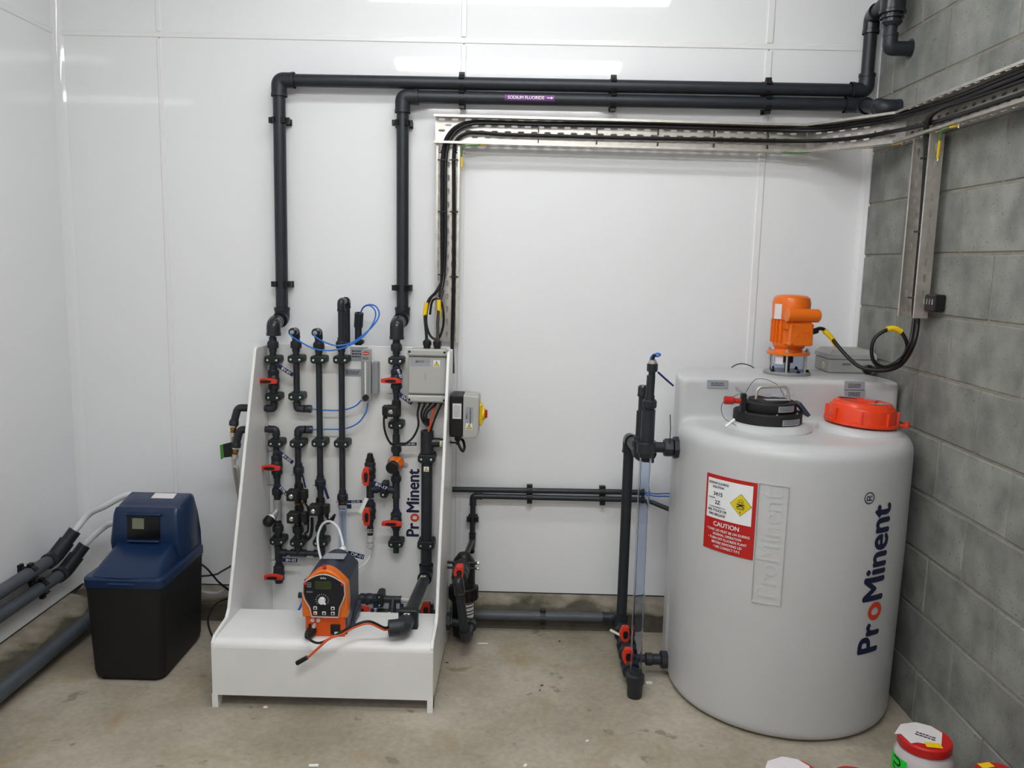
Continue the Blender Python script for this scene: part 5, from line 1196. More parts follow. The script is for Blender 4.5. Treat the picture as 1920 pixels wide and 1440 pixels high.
MB().prism([V((dxm-0.042,-0.4698,0.512)),V((dxm+0.002,-0.4698,0.512)),V((dxm+0.002,-0.4658,0.552)),V((dxm-0.042,-0.4658,0.552))], (0,0.004,0)).build('lcd_screen', 'lcd2', sc, smooth=0)
MB().rbox((dxm,-0.468,0.567), (0.132,0.014,0.010), 0.003).build('window_brow', 'softener_blue', hd, smooth=0); MB().rbox((dxm,-0.475,0.466), (0.120,0.014,0.010), 0.004).build('window_sill', 'softener_blue', hd, smooth=0)
plate((dxm+0.03,-0.350,0.6072), X_, V((0,0.09,0.02)), 0.085, 0.040, 0.001).build('paper_label', 'paper', t, smooth=0)
# ================================================================ STORAGE TANK
TC = V((0.965, -0.545, 0.0)); ZD = 0.985; ZTOP = 1.137; YS = -0.497
def tr(z): return 0.387 + 0.008*min(1.0, max(0.0, z)/0.6)
tank = thing('storage_tank', 'white plastic storage tank with raised rear ledge and printed lettering', 'tank', TC)
mb = MB(); pr = [(0.004,0.365),(0.012,0.380),(0.03,tr(0.03))] + [(0.1*k, tr(0.1*k)) for k in range(1,10)]
for k in range(1, 9):
    a = math.radians(90*k/8); pr.append((ZD-0.052+0.052*math.sin(a), tr(1)-0.052+0.052*math.cos(a)))
mb.lathe(TC, Z_, pr, 96)
# raised ledge: rear segment of the same round plan
half = [(0.372,YS),(0.389,YS+0.006),(0.394,YS+0.022),(0.391,-0.42),(0.380,-0.34),(0.362,-0.26),(0.340,-0.205),(0.322,-0.180),(0.296,-0.166),(0.26,-0.162)]
P = [(TC.x+x, y) for x, y in half] + [(TC.x-x, y) for x, y in reversed(half)]
cent = (TC.x, (YS-0.165)/2); rings = []
for z, i in ((0.01,0.0),(0.70,0.0),(ZTOP-0.012,0.0),(ZTOP-0.004,0.004),(ZTOP,0.013)):
    rings.append([(x+(cent[0]-x)*i/0.387, y+(cent[1]-y)*i/0.166, z) for x, y in P])
loft(mb, rings)
body = mb.build('tank_body', 'pe_white', tank, smooth=0)
md = body.modifiers.new('blend', 'REMESH'); md.mode = 'VOXEL'; md.voxel_size = 0.008; md.use_smooth_shade = True
md = body.modifiers.new('soften', 'SMOOTH'); md.factor = 0.5; md.iterations = 5
def onbody(th0, z0, e):
    def f(x, y): 
        z = z0+y; r = tr(z)+e; a = math.radians(th0)+x/0.394; return V((TC.x+r*math.cos(a), TC.y+r*math.sin(a), z))
    return f
def patch(name, m, x0, x1, y0, y1, f, parent, n=16):
    mb = MB(); mb.add([f(x0+(x1-x0)*i/n, y) for y in (y0,y1) for i in range(n+1)], [(i,i+1,n+1+i+1,n+1+i) for i in range(n)]); return mb.build(name, m, parent, smooth=60)
# warning sign
sg = thing('warning_sign', 'red and white caution sign with a yellow toxic diamond on the tank', 'sign', V((0.69,-0.82,0.60)))
TH = -134.7; HW = 0.0915; HH = 0.1265; ZS_ = 0.729
F = lambda e: onbody(TH, ZS_, e)
mb = MB(); n = 16
mb.add([F(0.001)(-HW+2*HW*i/n, y) for y in (-HH,HH) for i in range(n+1)] + [F(0.0028)(-HW+2*HW*i/n, y) for y in (-HH,HH) for i in range(n+1)], [])
q = n+1
for i in range(n): mb.f += [(2*q+i,2*q+i+1,3*q+i+1,3*q+i), (i,q+i,q+i+1,i+1), (i,i+1,2*q+i+1,2*q+i), (q+i,3*q+i,3*q+i+1,q+i+1)]
mb.f += [(0,2*q,3*q,q),(n,q+n,3*q+n,2*q+n)]
mb.build('red_board', 'sign_red', sg, smooth=30)
wp = patch('white_field', 'white_ink', -HW+0.008, HW-0.012, -0.018, HH-0.012, F(0.0032), sg)
FT = F(0.0040)
def stext(s, x, y, size, m, bold=0.012, sx=1.0): letter(s, (0,0,0), X_, Z_, size, m, sg, bold=bold, sx=sx, wrap=lambda a, b: FT(a+x, b+y))
stext('SODIUM FLUORIDE', -0.041, 0.100, 0.0105, 'ink', 0.02, 0.85); stext('SOLUTION', -0.041, 0.087, 0.0105, 'ink', 0.02, 0.85)
stext('3415', -0.041, 0.064, 0.018, 'ink', 0.02); stext('HAZCHEM', -0.064, 0.050, 0.0055, 'ink', 0.01)
stext('2Z', -0.041, 0.036, 0.018, 'ink', 0.02); stext('IN AN EMERGENCY DIAL', -0.041, 0.020, 0.0055, 'ink', 0.01)
stext('000, POLICE OR', -0.041, 0.009, 0.0115, 'ink', 0.02, 0.9); stext('FIRE BRIGADE', -0.041, -0.005, 0.0115, 'ink', 0.02, 0.9)
stext('CAUTION', -0.005, -0.036, 0.021, 'white_ink', 0.02)
for i, s in enumerate(('• TANK LID MUST BE ON DURING', 'NORMAL OPERATION', '• TURN OFF FLUORIDE PLANT', 'BEFORE REMOVING LID', '• USE CORRECT P.P.E')): stext(s, 0.0, -0.056-0.0138*i, 0.0118, 'white_ink', 0.014, 0.88)
dc_ = (0.042, 0.046)
def dia(r, e): f = F(e); return MB().add([f(dc_[0]+a*r, dc_[1]+b*r) for a, b in ((0,-1),(1,0),(0,1),(-1,0))], [(0,1,2,3)])
dia(0.0375, 0.0038).build('diamond_border', 'ink', sg, smooth=0); dia(0.036, 0.0042).build('toxic_diamond', 'yellow_hazard', sg, smooth=0)
fs = F(0.0047); fk = F(0.0052)
def disc(cx, cy, rx, ry, f): return MB().add([f(dc_[0]+cx+rx*math.cos(k*math.pi/9), dc_[1]+cy+ry*math.sin(k*math.pi/9)) for k in range(18)], [tuple(range(18))])
disc(0,0.010,0.0092,0.0088,fs).build('skull', 'ink', sg, smooth=0); disc(0,0.010,0.0078,0.0074,F(0.0050)).build('skull', 'yellow_hazard', sg, smooth=0)
disc(-0.0033,0.0092,0.0022,0.0022,fk).build('skull_eye', 'ink', sg, smooth=0); disc(0.0033,0.0092,0.0022,0.0022,fk).build('skull_eye', 'ink', sg, smooth=0)
def bone(a0, a1, w=0.0016): 
    d = V((a1[0]-a0[0], a1[1]-a0[1], 0)).normalized(); nx, ny = -d.y*w, d.x*w
    return MB().add([fs(dc_[0]+x, dc_[1]+y) for x, y in ((a0[0]+nx,a0[1]+ny),(a0[0]-nx,a0[1]-ny),(a1[0]-nx,a1[1]-ny),(a1[0]+nx,a1[1]+ny))], [(0,1,2,3)])
bone((-0.013,0.003),(0.013,-0.007)).build('crossbone', 'ink', sg, smooth=0); bone((0.013,0.003),(-0.013,-0.007)).build('crossbone', 'ink', sg, smooth=0)
disc(0,0.0025,0.004,0.0035,fs).build('jaw', 'ink', sg, smooth=0)
letter('TOXIC', (0,0,0), X_, Z_, 0.0085, 'ink', sg, bold=0.015, wrap=lambda a, b: fs(a+dc_[0], b+dc_[1]-0.0125)); letter('6', (0,0,0), X_, Z_, 0.009, 'ink', sg, bold=0.015, wrap=lambda a, b: fs(a+dc_[0], b+dc_[1]-0.024))
# moulded lettering panel and printed logo
fe = onbody(-114.3, 0.469, 0.0017)
fr = MB(); W2 = 0.047; L2 = 0.388
for (xa_, xb_, ya_, yb_) in ((-W2,-W2+0.004,0,L2),(W2-0.004,W2,0,L2),(-W2,W2,-0.004,0.0),(-W2,W2,L2,L2+0.004)):
    for k in range(6):
        x0_ = xa_+(xb_-xa_)*k/6; x1_ = xa_+(xb_-xa_)*(k+1)/6; fr.add([fe(x0_,ya_),fe(x1_,ya_),fe(x1_,yb_),fe(x0_,yb_)], [(0,1,2,3)])
o = fr.build('moulded_frame', 'pe_white', tank, smooth=0); m_ = o.modifiers.new('t','SOLIDIFY'); m_.thickness = 0.003; m_.offset = -1
g, gf = glyphs('ProMinent', 1.0, 0.0, 'LEFT', 0.90); gw = max(p[0] for p in g); kk = (L2-0.03)/gw
g, gf = refine([(-q[1]*kk, 0.012+q[0]*kk, 0.0) for q in g], gf, 0.018)
mb = MB().add([fe(q[0], q[1]) for q in g], gf); o = mb.build('moulded_lettering', 'pe_white', tank, smooth=0); m_ = o.modifiers.new('t','SOLIDIFY'); m_.thickness = 0.003; m_.offset = -1
fp = onbody(-61.8, 0.303, 0.0016)
logo(tank, (0,0,0), Z_, X_, 0.500, wrap=lambda u, y: fp(-y, u))
# ledge plates
def eng2(x0, y0, x1, y1, lab, rows, Yp):
    a, b = at(x0,y1,Yp), at(x1,y0,Yp); c = (a+b)/2; t = thing('engraved_plate', lab, 'plate', V((c.x,Yp,a.z)), 'grey engraved plates')
    plate(V((c.x,Yp-0.004,c.z)), X_, Z_, b.x-a.x, b.z-a.z, 0.003).build('plate', 'label_grey', t, smooth=0); bars((c.x,Yp-0.004,c.z), X_, Z_, (b.x-a.x)*0.62, (b.z-a.z)*0.5, rows, 'ink', t)
eng2(1325,713,1365,727,'grey engraved plate on the left of the tank ledge face',2,YS); eng2(1582,715,1621,731,'grey engraved plate on the tank ledge above the orange lid',4,YS); eng2(1582,731,1621,747,'lower grey engraved plate directly behind the orange lid',3,YS)
# ---------------------------------------------------------------- black dosing lid
L1 = V((at(1438,790,-0.625).x, -0.625, ZD)); 
t = thing('fill_lid', 'black stepped filling lid with steel handle and red locking lever', 'lid', L1, 'tank lids')
MB().lathe(L1-Z_*0.01, Z_, [(0,0.150),(0.016,0.148),(0.022,0.140),(0.030,0.128),(0.034,0.12)], 48).build('neck', 'pe_white', t)
r1 = MB().lathe(L1+Z_*0.022, Z_, [(0,0.110),(0.004,0.114),(0.036,0.114),(0.040,0.110)], 48).build('lower_ring', 'black_matte', t)
MB().lathe(L1+Z_*0.06, Z_, [(0,0.086),(0.006,0.086)], 48).build('groove', 'black', t)
cov = MB().lathe(L1+Z_*0.066, Z_, [(0,0.092),(0.003,0.094),(0.026,0.094),(0.030,0.090),(0.030,0.068),(0.036,0.066),(0.036,0.0)], 48, cap=False).build('cover_disc', 'slate' if False else 'black_matte', t)
for a in (-150,-90,-40,20,80,150):
    MB().lathe(L1+V((0.103*math.cos(math.radians(a)),0.103*math.sin(math.radians(a)),0.062)), Z_, [(0,0.005),(0.003,0.005),(0.004,0.003)], 8).build('screw', 'chrome', t)
for (zz, rr, tt, w) in ((0.038,0.1146,-62,0.078),(0.080,0.0946,-66,0.066)):
    h_ = 0.020; mb = MB(); n = 8; Q = []
    for e in (0,1):
        for i in range(n+1):
            a = math.radians(tt) + (i/n-0.5)*w/rr; Q.append(L1+V(((rr+0.0006)*math.cos(a),(rr+0.0006)*math.sin(a),zz-h_/2+h_*e)))
    mb.add(Q, [(i,i+1,n+1+i+1,n+1+i) for i in range(n)]); mb.build('engraved_strip', 'label_grey', t)
    mb = MB()
    for row in range(3):
        for k in range(7):
            a = math.radians(tt)+(-0.42+0.12*k)*w/rr; b_ = a+0.09*w/rr; z = L1.z+zz+0.005-0.005*row; R_ = rr+0.0012
            mb.add([V((L1.x+R_*math.cos(x),L1.y+R_*math.sin(x),zz2)) for x, zz2 in ((a,z),(b_,z),(b_,z+0.0018),(a,z+0.0018))], [(0,1,2,3)])
    mb.build('engraved_print', 'ink', t, smooth=0)
hb_ = L1+V((0.006,-0.02,0.102)); MB().tube(fillet([hb_+V((-0.055,0,0)), hb_+V((-0.050,0.004,0.040)), hb_+V((0.050,0.004,0.046)), hb_+V((0.058,0,0))], 0.018, 6), 0.0048, n=10).build('handle', 'steel', t)
plate(L1+V((0.02,-0.03,0.1035)), (1,0.15,0), (-0.15,1,0), 0.085, 0.030, 0.001).build('top_plate', 'label_grey', t, smooth=0)
MB().rbox(L1+V((-0.098,-0.045,0.092)), (0.018,0.022,0.066), 0.003).build('lever_post', 'black', t, smooth=0)
MB().lathe(L1+V((-0.104,-0.045,0.098)), V((-1,0.05,0.03)), [(0,0.0085),(0.024,0.0090),(0.028,0.0135),(0.055,0.0145),(0.058,0.012)], 14).build('locking_lever', 'sign_red', t)
MB().tube(spline([L1+V((-0.10,-0.05,0.115)), L1+V((-0.04,0.02,0.165)), L1+V((0.03,0.03,0.15)), L1+V((0.06,0.02,0.11))], 8), 0.0010, n=6).build('wire', 'black', t)
MB().tube(spline([L1+V((-0.11,-0.03,0.12)), L1+V((-0.165,-0.04,0.09)), L1+V((-0.165,-0.06,0.045)), L1+V((-0.125,-0.08,0.02))], 8), 0.0010, n=6).build('wire', 'black', t)
for k, (dx, dy, dz, ang) in enumerate(((-0.02,0.045,0.112,10),(0.055,0.04,0.108,-16),(-0.075,0.02,0.108,35))):
    R = Matrix.Rotation(math.radians(ang),3,'Y') @ Matrix.Rotation(math.radians(18),3,'X'); MB().box(L1+V((dx,dy,dz)), (0.085,0.036,0.0012), R).build('loose_strap', 'label_grey', t, smooth=0)
MB().box(L1+V((0.112,-0.015,0.072)), (0.012,0.05,0.055), Matrix.Rotation(math.radians(-40),3,'Y')).build('loose_strap', 'slate', t, smooth=0)
wtag = at(1360,800,-0.735); wtag2 = at(1377,786,-0.72)
tag(MB().tube([wtag, wtag2], 0.0045, n=4).build('white_tag', 'foam', smooth=0), 'white plastic strip tag lying beside the black lid', 'tag')
# ---------------------------------------------------------------- orange screw lid
L2_ = V((at(1612,795,-0.630).x, -0.630, ZD))
t = thing('screw_lid', 'bright orange screw lid with ribs and a side lug on the tank', 'lid', L2_, 'tank lids')
MB().lathe(L2_-Z_*0.01, Z_, [(0,0.142),(0.014,0.139),(0.022,0.133),(0.030,0.115)], 48).build('neck', 'pe_white', t)
MB().lathe(L2_+Z_*0.026, Z_, [(0,0.117),(0.002,0.120),(0.010,0.120),(0.012,0.114)], 48).build('skirt', 'lid_orange', t)
cap = MB().lathe(L2_+Z_*0.034, Z_, [(0,0.112),(0.044,0.109),(0.050,0.107),(0.054,0.101),(0.060,0.098),(0.067,0.092),(0.069,0.086),(0.066,0.078),(0.066,0.0)], 48, cap=False).build('cap', 'lid_orange', t)
for k in range(8):
    a = math.radians(-112+45*k); MB().box(L2_+V((0.112*math.cos(a),0.112*math.sin(a),0.056)), (0.014,0.006,0.046), Matrix.Rotation(a,3,'Z')).build('rib', 'lid_orange', t, smooth=0, bevel=0.0015)
a = math.radians(-12); MB().rbox(L2_+V((0.132*math.cos(a),0.132*math.sin(a),0.032)), (0.040,0.020,0.010), 0.003, Matrix.Rotation(a,3,'Z')).build('lug', 'lid_orange', t, smooth=0)
MB().cyl(L2_+V((0.146*math.cos(a),0.146*math.sin(a),0.026)), L2_+V((0.146*math.cos(a),0.146*math.sin(a),0.046)), 0.010, n=14).build('lug_pin', 'lid_orange', t)
mb = MB(); ar = []
for k in range(13):
    a = math.radians(-100+75*k/12); ar.append((math.cos(a), math.sin(a)))
mb.add([L2_+V((0.078*x,0.078*y,0.1042)) for x, y in ar]+[L2_+V((0.054*x,0.054*y,0.1042)) for x, y in ar], [(i,i+1,14+i,13+i) for i in range(12)]); mb.build('printed_arc', 'label_grey', cap, smooth=0)
MB().prism([L2_+V(q) for q in ((-0.02,0.0,0.1002),(0.03,-0.02,0.1002),(0.05,0.01,0.1002),(-0.01,0.03,0.1002))], (0,0,0.006)).build('moulded_arrow', 'lid_orange', cap, smooth=0)
plate(L2_+V((0.045,0.045,0.1045)), (1,-0.4,0), (0.4,1,0), 0.046, 0.02, 0.0006).build('sticker', 'label_grey', cap, smooth=0); plate(L2_+V((-0.03,0.065,0.1045)), (1,0.1,0), (-0.1,1,0), 0.06, 0.02, 0.0006).build('sticker', 'label_grey', cap, smooth=0)
t.rotation_euler.y = 0.06
# ---------------------------------------------------------------- stirrer motor
MC = V((at(1475,700,-0.335).x, -0.335, ZTOP))
t = thing('stirrer_motor', 'orange electric stirrer motor on a clear lantern above the tank ledge', 'motor', MC)
MB().lathe(MC, Z_, [(0,0.083),(0.003,0.085),(0.010,0.085),(0.012,0.083)], 40).build('base_flange', 'grey_plate', t)
MB().lathe(MC+Z_*0.012, Z_, [(0,0.060),(0.062,0.060),(0.062,0.056),(0,0.056),(0,0.060)], 40, cap=False).build('clear_lantern', 'clear_blue', t)
MB().lathe(MC+Z_*0.012, Z_, [(0,0.010),(0.03,0.010),(0.031,0.020),(0.058,0.020)], 20).build('coupling', 'slate', t)
for a in (-110,-20,70,160):
    MB().cyl(MC+V((0.064*math.cos(math.radians(a)),0.064*math.sin(math.radians(a)),0.010)), MC+V((0.064*math.cos(math.radians(a)),0.064*math.sin(math.radians(a)),0.092)), 0.004, n=8).build('stud', 'steel', t)
for a in (-150,-75,-30,45,120):
    MB().lathe(MC+V((0.074*math.cos(math.radians(a)),0.074*math.sin(math.radians(a)),0.010)), Z_, [(0,0.008),(0.006,0.008),(0.007,0.005),(0.012,0.005)], 6).build('flange_bolt', 'black', t)
MB().lathe(MC+Z_*0.074, Z_, [(0,0.076),(0.002,0.078),(0.010,0.078),(0.012,0.074)], 40).build('motor_flange', 'orange', t)
for a in (-110,-20,70,160): MB().lathe(MC+V((0.067*math.cos(math.radians(a)),0.067*math.sin(math.radians(a)),0.085)), Z_, [(0,0.008),(0.006,0.008),(0.008,0.005),(0.013,0.005)], 6).build('hex_nut', 'steel', t)
st_ = MB().lathe(MC+Z_*0.084, Z_, [(0,0.052),(0.012,0.050),(0.016,0.055),(0.030,0.061),(0.14,0.062)], 40).build('stator', 'orange', t)
for k in range(24):
    a = 2*math.pi*k/24; MB().box(MC+V((0.063*math.cos(a),0.063*math.sin(a),0.084+0.078)), (0.012,0.0035,0.085), Matrix.Rotation(a,3,'Z')).build('fin', 'orange', t, smooth=0)
MB().lathe(MC+Z_*0.205, Z_, [(0,0.067),(0.062,0.069),(0.080,0.064),(0.088,0.054),(0.091,0.030),(0.092,0.0)], 40, cap=False).build('fan_cowl', 'orange', t)
tb = MC+V((0.012,-0.068,0.155)); Rt = Matrix.Rotation(math.radians(6),3,'Z')
jb = MB().rbox(tb, (0.088,0.050,0.082), 0.004, Rt).build('terminal_box', 'orange', t, smooth=0)
MB().rbox(tb+V((0.0,-0.026,0.0)), (0.086,0.008,0.080), 0.003, Rt).build('terminal_lid', 'orange', jb, smooth=0)
for sx_ in (-1,1):
    for sz_ in (-1,1): MB().cyl(tb+Rt@V((sx_*0.036,-0.030,sz_*0.033)), tb+Rt@V((sx_*0.036,-0.0325,sz_*0.033)), 0.004, n=8).build('lid_screw', 'orange_deep', jb)
o = letter('ATB', tb+Rt@V((0.004,-0.0306,0.0)), Rt@X_, Z_, 0.030, 'orange', t, bold=0.015, sx=1.1, name='moulded_lettering'); m_ = o.modifiers.new('t','SOLIDIFY'); m_.thickness = 0.0022; m_.offset = 0
cpz = MC.z+0.224; MB().lathe((MC.x-0.044,MC.y-0.088,cpz), (1,0.10,0.0), [(0,0.022),(0.003,0.0245),(0.118,0.0245),(0.123,0.020)], 24).build('capacitor', 'orange', t)
MB().bbox2((MC.x-0.040,MC.y-0.085,cpz-0.05), (MC.x+0.05,MC.y-0.04,cpz)).build('capacitor_cradle', 'orange', t, smooth=0)
MB().lathe(tb+V((0.044,0.0,0.012)), X_, [(0,0.011),(0.012,0.0115),(0.018,0.0095),(0.026,0.006)], 12).build('cable_gland', 'black', t)
mb = MB()
for k in range(5):
    a = math.radians(196+7*k); mb.v += [MC+V((0.0696*math.cos(a),0.0696*math.sin(a),0.207)), MC+V((0.0696*math.cos(a),0.0696*math.sin(a),0.262))]
mb.f = [(2*i,2*i+2,2*i+3,2*i+1) for i in range(4)]; mb.build('cowl_label', 'paper', t)
plate(MC+V((-0.045,-0.043,0.056)), V((0.7,-0.7,0)), Z_, 0.030, 0.030, 0.0006).build('lantern_label', 'paper', t, smooth=0)
# ---------------------------------------------------------------- grey box on the ledge
jx0, jx1, jy0, jy1 = 1.174, 1.352, -0.290, -0.135
t = thing('junction_box', 'small grey box lettered JBOX - 2 standing on the tank ledge', 'junction box', ((jx0+jx1)/2,(jy0+jy1)/2,ZTOP))
MB().rbox(((jx0+jx1)/2,(jy0+jy1)/2,ZTOP+0.028), (jx1-jx0,jy1-jy0,0.056), 0.006).build('body', 'grey_box2', t, smooth=0)
loft(MB(), [[(jx0+i,jy0+i,z),(jx1-i,jy0+i,z),(jx1-i,jy1-i,z),(jx0+i,jy1-i,z)] for z, i in ((ZTOP+0.056,-0.002),(ZTOP+0.072,-0.001),(ZTOP+0.088,0.014),(ZTOP+0.090,0.02))]).build('lid', 'grey_box2', t, smooth=0)
letter('JBOX - 2', ((jx0+jx1)/2-0.012,jy0-0.0008,ZTOP+0.036), X_, Z_, 0.011, 'ink', t, bold=0.01, sx=1.25)
hazard((jx0-0.0008,jy0+0.055,ZTOP+0.026), -Y_, Z_, 0.020, t)
# thin hoop behind the ledge
tag(MB().tube(spline([at(1365,694,-0.16), at(1380,684,-0.155), at(1393,682,-0.15), at(1407,686,-0.148), at(1418,693,-0.148)], 6), 0.0022, n=6).build('wire_hoop', 'black'), 'thin black wire hoop rising behind the tank ledge', 'wire')
# ================================================================ LEVEL SIGHT TUBE AND MANIFOLD LEFT OF THE TANK
QX = 0.437; QY = -0.655; RYs = -0.25; ZM = 0.098
t = thing('pipe_riser', 'dark riser pipe standing left of the tank, bending forward at its head', 'pipe', (0.43,RYs,0.08), 'tank manifold pipes')
rx = at(1172,1000,RYs).x; zr1 = at(1181,822,RYs).z
pipe(t, (rx,RYs,0.06), (rx,RYs,zr1), 0.0205); h1 = V((rx,RYs,zr1)); h2 = V((rx+0.012,-0.50,zr1-0.008))
elbow(t, h1-Z_*0.055, h1, h1+(h2-h1).normalized()*0.05, 0.0205, 'pvc_gloss', rad=0.035); pipe(t, h1, h2, 0.0205)
zn = at(1262,838,-0.52).z
mx = rx+0.016; elbow(t, h2+(h1-h2).normalized()*0.05, h2, h2+V((0.045,-0.005,0.0)), 0.0205, rad=0.035)
t = thing('overflow_column', 'capped dark pipe column behind the clear sight tube', 'pipe', (mx,-0.52,zn), 'tank manifold pipes')
bcx = at(1203,780,-0.53).x; b0 = V((bcx,-0.53,zn)); bt = V((bcx,-0.53,at(1203,722,-0.53).z))
pipe(t, b0-Z_*0.03, bt-Z_*0.02, 0.0135); MB().lathe(b0-Z_*0.035, Z_, [(0,0.024),(0.03,0.026),(0.075,0.026),(0.077,0.019),(0.165,0.0185),(0.167,0.0135)], 20).build('reducing_tee', 'pvc', t)
MB().lathe(bt-Z_*0.040, Z_, [(0,0.0175),(0.006,0.019),(0.010,0.0175),(0.034,0.0175),(0.040,0.012)], 20).build('end_cap', 'pvc_gloss', t)
union(t, b0+Z_*0.012, Z_, 0.016, L=0.03)
nb_ = V((0.565,-0.53,zn)); pipe(t, b0, nb_, 0.019); MB().lathe((0.520,-0.53,zn), X_, [(0,0.030),(0.006,0.033),(0.030,0.033),(0.034,0.026)], 8).build('tank_nut', 'pvc', t); MB().lathe((0.554,-0.53,zn), X_, [(0,0.040),(0.024,0.040)], 8).build('tank_flange', 'pvc', t)
MB().tube([V((0.535,-0.56,zn+0.02)), V((0.535,-0.562,zn+0.075)), V((0.531,-0.562,zn+0.125))], 0.0016, n=6).build('tie_tail', 'black', t)
pipe(t, h2+V((0.04,-0.004,0)), b0, 0.0195)
# sight tube column
tx = lambda py: at(1216, py, QY).x
sx0 = QX+0.006
t = sgt = thing('sight_tube', 'tall clear level sight tube with black end fittings left of the tank', 'sight tube', (QX,QY,0.02))
ztb = at(1193,1258,QY).z; ztt = at(1213,846,QY).z
MB().lathe((QX,QY,ztb), Z_, [(0,0.0205),(ztt-ztb,0.0205),(ztt-ztb,0.0165),(0,0.0165),(0,0.0205)], 28, cap=False).build('clear_tube', 'clear_blue', t)
MB().lathe((QX,QY,ztt-0.02), Z_, [(0,0.022),(0.012,0.024),(0.015,0.031),(0.048,0.031),(0.052,0.026)], 24).build('top_union', 'pvc', t)
MB().tube([V((QX+0.033*math.cos(k*0.4),QY+0.033*math.sin(k*0.4),ztt+0.034)) for k in range(16)], 0.0015, n=6, closed=True).build('tie_ring', 'black', t)
zc1 = at(1218,768,QY).z; zc2 = at(1219,752,QY).z; zc3 = at(1221,715,QY).z; zc4 = at(1223,690,QY).z
MB().lathe((QX+0.003,QY,ztt+0.03), Z_, [(0,0.0235),(zc1-ztt-0.03,0.0235)], 24).build('upper_socket', 'pvc', t)
MB().cyl((QX+0.004,QY,zc1-0.005), (QX+0.006,QY,zc3+0.02), 0.0145).build('upper_pipe', 'pvc', t)
union(t, (QX+0.005,QY,(zc1+zc2)/2+0.006), Z_, 0.0135, L=0.030)
MB().cyl((QX+0.006,QY,zc2), (QX+0.009,QY,zc4), 0.0115).build('upper_pipe', 'pvc', t)
MB().lathe((QX+0.009,QY,zc4-0.012), Z_, [(0,0.0165),(0.004,0.0185),(0.026,0.0185),(0.028,0.015)], 8).build('hex_nut', 'pvc', t); MB().lathe((QX+0.009,QY,zc4+0.014), Z_, [(0,0.0155),(0.008,0.0155),(0.010,0.012),(0.014,0.012)], 16).build('steel_ferrule', 'steel', t)
MB().tube([V((QX+0.009,QY,zc4+0.024)), V((QX+0.010,QY,zc4+0.036)), V((QX+0.014,QY-0.004,zc4+0.046))], 0.0062, n=10).build('push_fitting', 'black', t)
tubing([V((QX+0.012,QY-0.003,zc4+0.043)), at(1233,668,QY), at(1238,665,QY), at(1232,663,QY), at(1222,668,QY), at(1219,678,QY)], 'pale blue tube curled over the top of the sight tube', 'blue_tube', 0.0034)
tubing([at(1234,698,-0.62), at(1246,709,-0.60), at(1262,723,-0.57)], 'dark blue tube slanting from the sight tube to the tank', 'navy_tube', 0.0036)
MB().lathe((QX,QY,ztb+0.004), -Z_, [(0,0.0215),(0.014,0.0225),(0.018,0.0325),(0.046,0.033),(0.052,0.029),(0.10,0.026),(0.115,0.020),(0.12,0.008)], 24).build('bottom_union', 'pvc', t)
bz = ztb-0.045; MB().cyl((QX,QY,ztb-0.11), (QX+0.001,QY-0.006,0.006), 0.004, n=8).build('drain_pin', 'jar_plastic', t)
# manifold going back to the riser and the kerb pipe
t = thing('tank_manifold', 'low dark pipe manifold on the floor between sight tube and back wall', 'pipe', (QX,-0.4,0.05), 'tank manifold pipes')
m0 = V((QX,QY,bz)); m1 = V((rx,RYs,0.088)); m2 = V((E5.x,KY-0.05,e1.z))
pipe(t, m0, m1, 0.021); pipe(t, m1, m2, 0.0205); elbow(t, m0+(m1-m0).normalized()*0.075, m0+(m1-m0).normalized()*0.03, m0, 0.021, rad=0.02)
MB().lathe(m1-Z_*0.03, Z_, [(0,0.026),(0.075,0.026),(0.075,0.021)], 24).build('tee', 'pvc', t)
for f in (0.20, 0.30, 0.47, 0.60, 0.83): 
    union(t, m0.lerp(m1, f), m1-m0, 0.0205, L=0.030)
lz_ = 0.062; lx0 = V((QX,-0.48,bz*0.4+0.088*0.6)); lnz = V((0.572,-0.50,lx0.z))
mm = m0.lerp(m1, 0.40); lnz = V((0.575,mm.y,mm.z-0.004)); pipe(t, mm, lnz, 0.015)
MB().lathe(V((0.495,mm.y,lnz.z)), X_, [(0,0.017),(0.004,0.024),(0.026,0.024),(0.030,0.019)], 20).build('union_nut', 'pvc', t); MB().cyl((0.52,mm.y,lnz.z), (0.555,mm.y,lnz.z), 0.0205).build('adaptor', 'pvc', t); MB().lathe(V((0.552,mm.y,lnz.z)), X_, [(0,0.026),(0.004,0.034),(0.026,0.034)], 8).build('tank_flange', 'pvc', t)
def floor_valve(f, lab, px, py):
    c = m0.lerp(m1, f); t = thing('ball_valve', lab, 'valve', c, 'red handled ball valves')
    d = (m1-m0).normalized(); MB().lathe(c-d*0.03, d, [(0,0.026),(0.012,0.033),(0.048,0.033),(0.06,0.026)], 24).build('body', 'pvc', t)
    MB().cyl(c, c+Z_*0.045, 0.013).build('stem', 'pvc', t)
    hc = V((at(px,py,c.y-0.03).x, c.y-0.03, c.z+0.052)); a, b = handle_mesh(hc, 0.058, 0.030, 0.026, False)
    h = a.build('handle', 'red', t, smooth=0, bevel=0.002); b.build('handle_inset', 'black', h, smooth=0)
floor_valve(0.25, 'front red handled valve on the floor manifold beside the sight tube foot', 1178, 1240)
floor_valve(0.63, 'rear red handled valve on the floor manifold near the riser foot', 1173, 1190)
wt2 = at(1145,1182,-0.40)
tag(MB().box(wt2+V((0.018,0,-0.008)), (0.046,0.0016,0.009), Matrix.Rotation(math.radians(28),3,'Y')).build('white_tag', 'foam', smooth=0), 'white plastic strip tag on the rear floor valve', 'tag')
